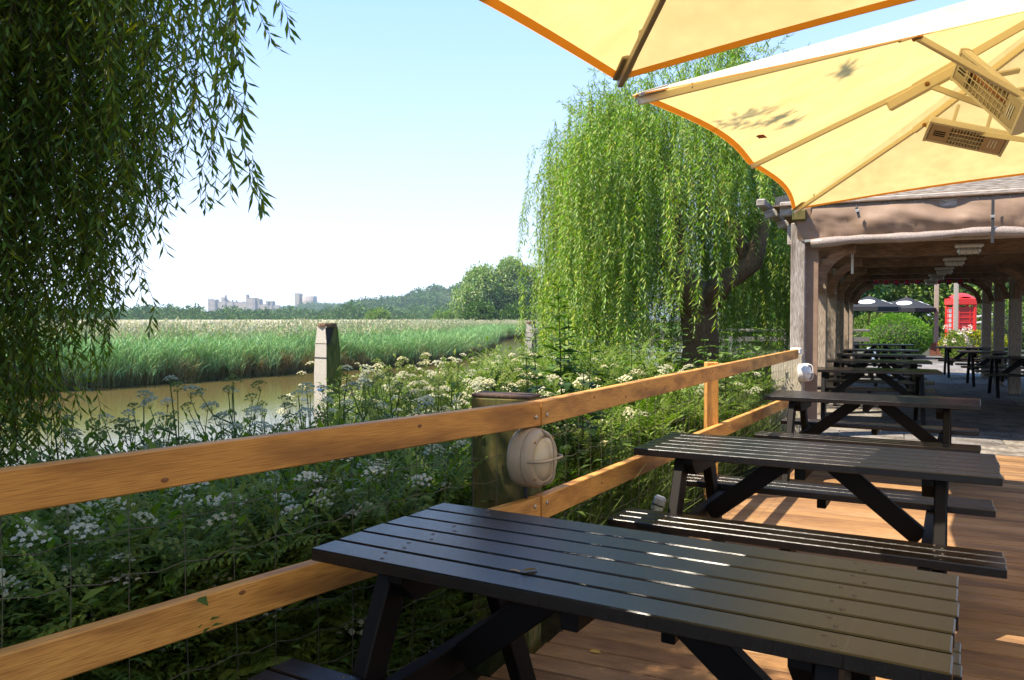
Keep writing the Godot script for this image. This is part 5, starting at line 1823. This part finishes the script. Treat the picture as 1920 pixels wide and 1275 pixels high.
func build_bank_plants() -> void:
	for i in 3:
		umbels_white.append(umbel(0.052, false, [Color(0.66, 0.61, 0.46), Color(0.46, 0.45, 0.30), Color(0.36, 0.37, 0.22)][i]))
		umbels_green.append(umbel(0.045, true))
	# white umbellifers: [zone label, group, list of (k along fence, distance out, height)]
	var protos: Array = []
	for i in 7:
		var pl := cow_parsley("white umbellifer", "", 1.0, [5, 7, 6, 4, 8, 6, 5][i], [0.35, 0.7, 0.5, 0.25, 0.8, 0.55, 0.0][i])
		protos.append(pl)
	var zones := [
		["white flowering umbellifer in the shade behind the nearest rail", "white umbellifers in the shade behind the nearest rail", 48, -0.3, 0.98, 0.36, 1.3, 0.0],
		["white umbellifer standing against the water between willow and mooring post", "white umbellifers against the water left of the mooring post", 28, -0.5, 1.0, 1.0, 3.4, 0.80],
		["grey-green umbellifer between the mooring post and the old timber post", "umbellifers right of the mooring post", 28, 1.0, 1.34, 0.55, 3.2, 0.92],
		["sunlit white umbellifer on the bank below the weeping willow", "sunlit white umbellifers on the bank below the willow", 50, 1.22, 1.95, 0.42, 3.6, 0.90],
	]
	var n := 0
	for z in zones:
		for i in z[2]:
			var p: Vector3
			var k := rf(z[3], z[4])
			var out := rf(z[5], z[6])
			p = fence_point(maxf(k, 0.0), 0.0, out) + (fence_point(0.0, 0.0) - fence_point(0.9, 0.0)) * maxf(0.0, -k)
			p.y = land_height(p.x, -p.z) - 0.03
			if n < 150 and p.y < -1.25:
				continue
			var tip: float = z[7] + rf(-0.25, 0.13)
			if z[5] < 0.4: tip = rf(0.15, 0.82)
			var src: Node3D = protos[rng.randi() % 6]
			var c := src.duplicate() as Node3D
			c.name = numbered("white_umbellifer")
			add_child(c)
			c.position = p
			c.rotation.y = rf(0, TAU)
			var s := tip - p.y
			c.scale = Vector3(1.0, s, 1.0)
			if s > 1.3: c.scale = Vector3(1.12, s, 1.12)
			c.set_meta("label", z[0])
			c.set_meta("group", z[1])
			n += 1
	# a few with big white heads right behind the netting of the nearest rails
	for q in [[0.02, 0.62], [0.06, 0.36], [0.10, 0.50], [0.13, 0.24], [0.17, 0.66], [0.22, 0.42], [0.27, 0.30], [0.33, 0.58], [0.38, 0.74], [0.47, 0.62], [0.52, 0.40], [0.60, 0.78], [-0.04, 0.48], [-0.08, 0.28], [0.70, 0.70], [0.80, 0.82]]:
		var c := protos[6].duplicate() as Node3D
		c.name = numbered("white_umbellifer")
		add_child(c)
		var p := fence_point(maxf(q[0], 0.0), 0.0, rf(0.42, 0.62)) + (fence_point(0.0, 0.0) - fence_point(0.9, 0.0)) * maxf(0.0, -q[0])
		p.y = land_height(p.x, -p.z) - 0.03
		c.position = p
		c.rotation.y = rf(0, TAU)
		c.scale = Vector3(1.05, q[1] - p.y, 1.05)
		c.set_meta("label", "low umbellifer with big bright white flower heads just behind the wire netting")
		c.set_meta("group", "big white umbellifers just behind the wire netting")
	for pl in protos:
		taken.erase(String(pl.name))
		remove_child(pl)
		pl.free()
	# nettles: dark ones in front of the second mooring post, pale ones by the pavilion
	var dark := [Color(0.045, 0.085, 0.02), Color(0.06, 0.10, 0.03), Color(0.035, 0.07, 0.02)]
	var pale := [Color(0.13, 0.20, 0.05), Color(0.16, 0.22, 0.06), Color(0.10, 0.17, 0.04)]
	for q in [[0.335, 5.3, 1.66, 0.21, "tallest dark nettle rising in front of the landing stage"], [0.16, 5.2, 1.20, 0.19, "dark nettle left of the tallest one"], [0.50, 5.5, 1.28, 0.20, "dark nettle right of the tallest one"], [0.42, 5.0, 1.12, 0.21, "broad leaved dark nettle just behind the top rail"], [0.22, 5.6, 1.3, 0.18, "slim dark nettle in front of the second mooring post"]]:
		var base := land_height(q[0], q[1])
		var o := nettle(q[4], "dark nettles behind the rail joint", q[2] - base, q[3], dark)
		o.position = V(q[0], base, q[1])
	for i in 18:
		var k := rf(1.55, 1.98)
		var p := fence_point(k, 0.0, rf(0.3, 2.2))
		var base := land_height(p.x, -p.z)
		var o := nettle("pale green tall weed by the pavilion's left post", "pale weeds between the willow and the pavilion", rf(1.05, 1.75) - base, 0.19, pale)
		o.position = Vector3(p.x, base, p.z)
	# undergrowth that covers the bank
	var greens := [Color(0.145, 0.21, 0.035), Color(0.18, 0.235, 0.04), Color(0.11, 0.17, 0.03)]
	var tuft := mb()
	tuft.set_smooth_group(-1)
	for i in 11:
		var a := i * 2.4
		fern_leaf(tuft, Vector3(0, rf(0.0, 0.25), 0), Vector3(cos(a), rf(0.5, 1.6), sin(a)).normalized(), rf(0.2, 0.36), greens)
	var tuft_mesh := done(tuft)
	var blade := mb()
	blade.set_smooth_group(-1)
	for i in 30:
		var a := rf(0, TAU)
		var dir := Vector3(cos(a) * rf(0.1, 0.45), 1, sin(a) * rf(0.1, 0.45)).normalized()
		add_leaf(blade, Vector3(rf(-0.12, 0.12), 0, rf(-0.12, 0.12)), dir, dir.cross(random_dir()).normalized(), rf(0.4, 0.85), 0.007, shade(Color(0.15, 0.20, 0.055), 0.35), rf(0.1, 0.5))
	var grass_mesh := done(blade)
	var pl: Array = []
	var cl: Array = []
	var pg: Array = []
	var cg: Array = []
	for i in 7500:
		var k := rf(-0.9, 2.0) if i % 3 else rf(0.0, 1.2)
		var out := rf(0.32, 4.6)
		var p := fence_point(k, 0.0, out) if k >= 0.0 else fence_point(0.0, 0.0, out) + (fence_point(0.0, 0.0) - fence_point(0.9, 0.0)) * -k
		var g := land_height(p.x, -p.z)
		if g < -1.3: continue
		var lift := rf(0.0, clampf(0.55 - g * 0.25, 0.0, 0.8)) if out < 3.5 else rf(0.0, 0.35)
		if k > 1.5 or k > 1.15 and out < 1.3: lift = rf(0.0, clampf(0.85 - g * 0.3, 0.0, 1.15)) * (0.75 if out < 1.3 else 1.0)
		elif out > 0.8: lift = minf(lift, maxf(0.0, 0.10 - g))
		pl.append(upright(Vector3(p.x, g + lift, p.z), rf(0.75, 1.25), 1.0, 0.5))
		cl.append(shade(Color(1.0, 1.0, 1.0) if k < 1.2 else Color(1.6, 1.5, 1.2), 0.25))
	for i in 2600:
		var k := rf(1.05, 2.0)
		var out := rf(0.3, 3.0)
		var p := fence_point(k, 0.0, out)
		pg.append(upright(Vector3(p.x, land_height(p.x, -p.z), p.z), rf(0.7, 1.15), rf(0.8, 1.3), 0.3))
		cg.append(shade(Color(1.0, 1.0, 0.95), 0.25))
	# rough grass round the willow and along the shore up to the landing stage
	for i in 2600:
		var p := Vector2(rf(-1.0, 12.0), rf(10.0, 25.0))
		var s := shore_distance(p)
		if s < 0.15 or p.x * cos(TH) - p.y * sin(TH) > -1.7: continue
		pg.append(upright(V(p.x, land_height(p.x, p.y), p.y), rf(0.8, 1.4), rf(0.6, 1.2), 0.3))
		cg.append(shade(Color(1.0, 1.05, 0.9), 0.25))
	scatter("undergrowth", tuft_mesh, M.herb, pl, cl, "thick undergrowth of divided leaves covering the river bank")
	scatter("grass", grass_mesh, M.herb, pg, cg, "long grass among the plants of the river bank")
	# more pale umbels so thick and small that they read as one bank of blossom
	var pb: Array = []
	var cb: Array = []
	for i in 330:
		var k := rf(1.22, 2.0)
		var p := fence_point(k, 0.0, rf(0.6, 2.0 if k < 1.5 else 5.0))
		var g := land_height(p.x, -p.z)
		pb.append(upright(Vector3(p.x, rf(0.4, 0.98) + minf(0.0, g + 0.6) * 0.3, p.z), rf(0.7, 1.3), 1.0, 0.5))
		cb.append(shade(Color(1.0, 0.98, 0.8), 0.15))
	for i in 150:
		var p := fence_point(rf(-0.0, 1.0), 0.0, rf(0.26, 1.4))
		pb.append(upright(Vector3(p.x, rf(-0.1, 0.75), p.z), rf(0.8, 1.5), 1.0, 0.7))
		cb.append(shade(Color(0.9, 0.92, 0.8), 0.15))
	scatter("blossom", umbels_white[0], M.blossom, pb, cb, "mass of small white and greenish flower heads on the bank")


# ---------------------------------------------------------------- small things
func build_small_things() -> void:
	# a curled dry leaf on the nearest table
	var lf := thing("fallen_leaf", "small curled yellow-brown dry leaf on the nearest table top", "leaf", V(0.045, 0.752, 2.17), 0.6)
	var st := mb()
	st.set_smooth_group(-1)
	var m := [Vector3(-0.028, 0.004, 0), Vector3(-0.01, 0.012, 0.009), Vector3(0.012, 0.010, 0.011), Vector3(0.03, 0.002, 0.003), Vector3(0.012, 0.003, -0.008), Vector3(-0.01, 0.002, -0.007)]
	for i in range(1, 5):
		tri(st, m[0], m[i], m[i + 1])
	obj("blade", done(st), M.dry_leaf, lf)
	obj("stalk", tube([Vector3(-0.028, 0.004, 0), Vector3(-0.045, 0.012, -0.004), Vector3(-0.055, 0.010, -0.012)], [0.0012, 0.001, 0.0008], 4), M.dry_leaf, lf)
	M.dry_leaf.cull_mode = BaseMaterial3D.CULL_DISABLED
	# dry bits dropped on the decking
	var bits := [["curled dry leaf on the decking right of the second table", 2.62, 3.75], ["dry leaf on the decking beyond the nearest table's right end", 1.55, 2.72], ["small dry leaf on the decking beside the fence under the nearest table", 0.36, 3.42], ["dry leaf in the sunlit strip of decking before the pavilion", 5.0, 7.7], ["dry leaf on the decking between first and second table", 0.95, 3.25], ["dry leaf at the decking's bottom right by the table leg", 1.62, 2.45]]
	for q in bits:
		var c: Node3D = lf.duplicate()
		c.name = numbered("fallen_leaf")
		add_child(c)
		c.position = V(q[1], 0.002, q[2])
		c.rotation.y = rf(0, TAU)
		c.set_meta("label", q[0])
		c.set_meta("group", "dry leaves dropped on table and deck")
	lf.set_meta("group", "dry leaves dropped on table and deck")
	# the end of a cream cable box with a black strap, standing at the fence foot
	var bx := thing("cable_box", "small cream box with a black strap at the foot of the fence", "box", V(0.93, 0.17, 5.05), -0.3)
	obj("case", box(Vector3(0.075, 0.10, 0.06), 0.012), M.white_paint, bx, Transform3D(Basis(Vector3(0, 0, 1), -0.3), Vector3(0, 0.1, 0)))
	obj("strap", box(Vector3(0.079, 0.012, 0.064), 0.002), M.strap, bx, Transform3D(Basis(Vector3(0, 0, 1), -0.3), Vector3(0.002, 0.095, 0)))
	obj("stake", box(Vector3(0.03, 0.35, 0.03)), M.grey_timber, bx, Transform3D(Basis.IDENTITY, Vector3(0, -0.12, 0)))
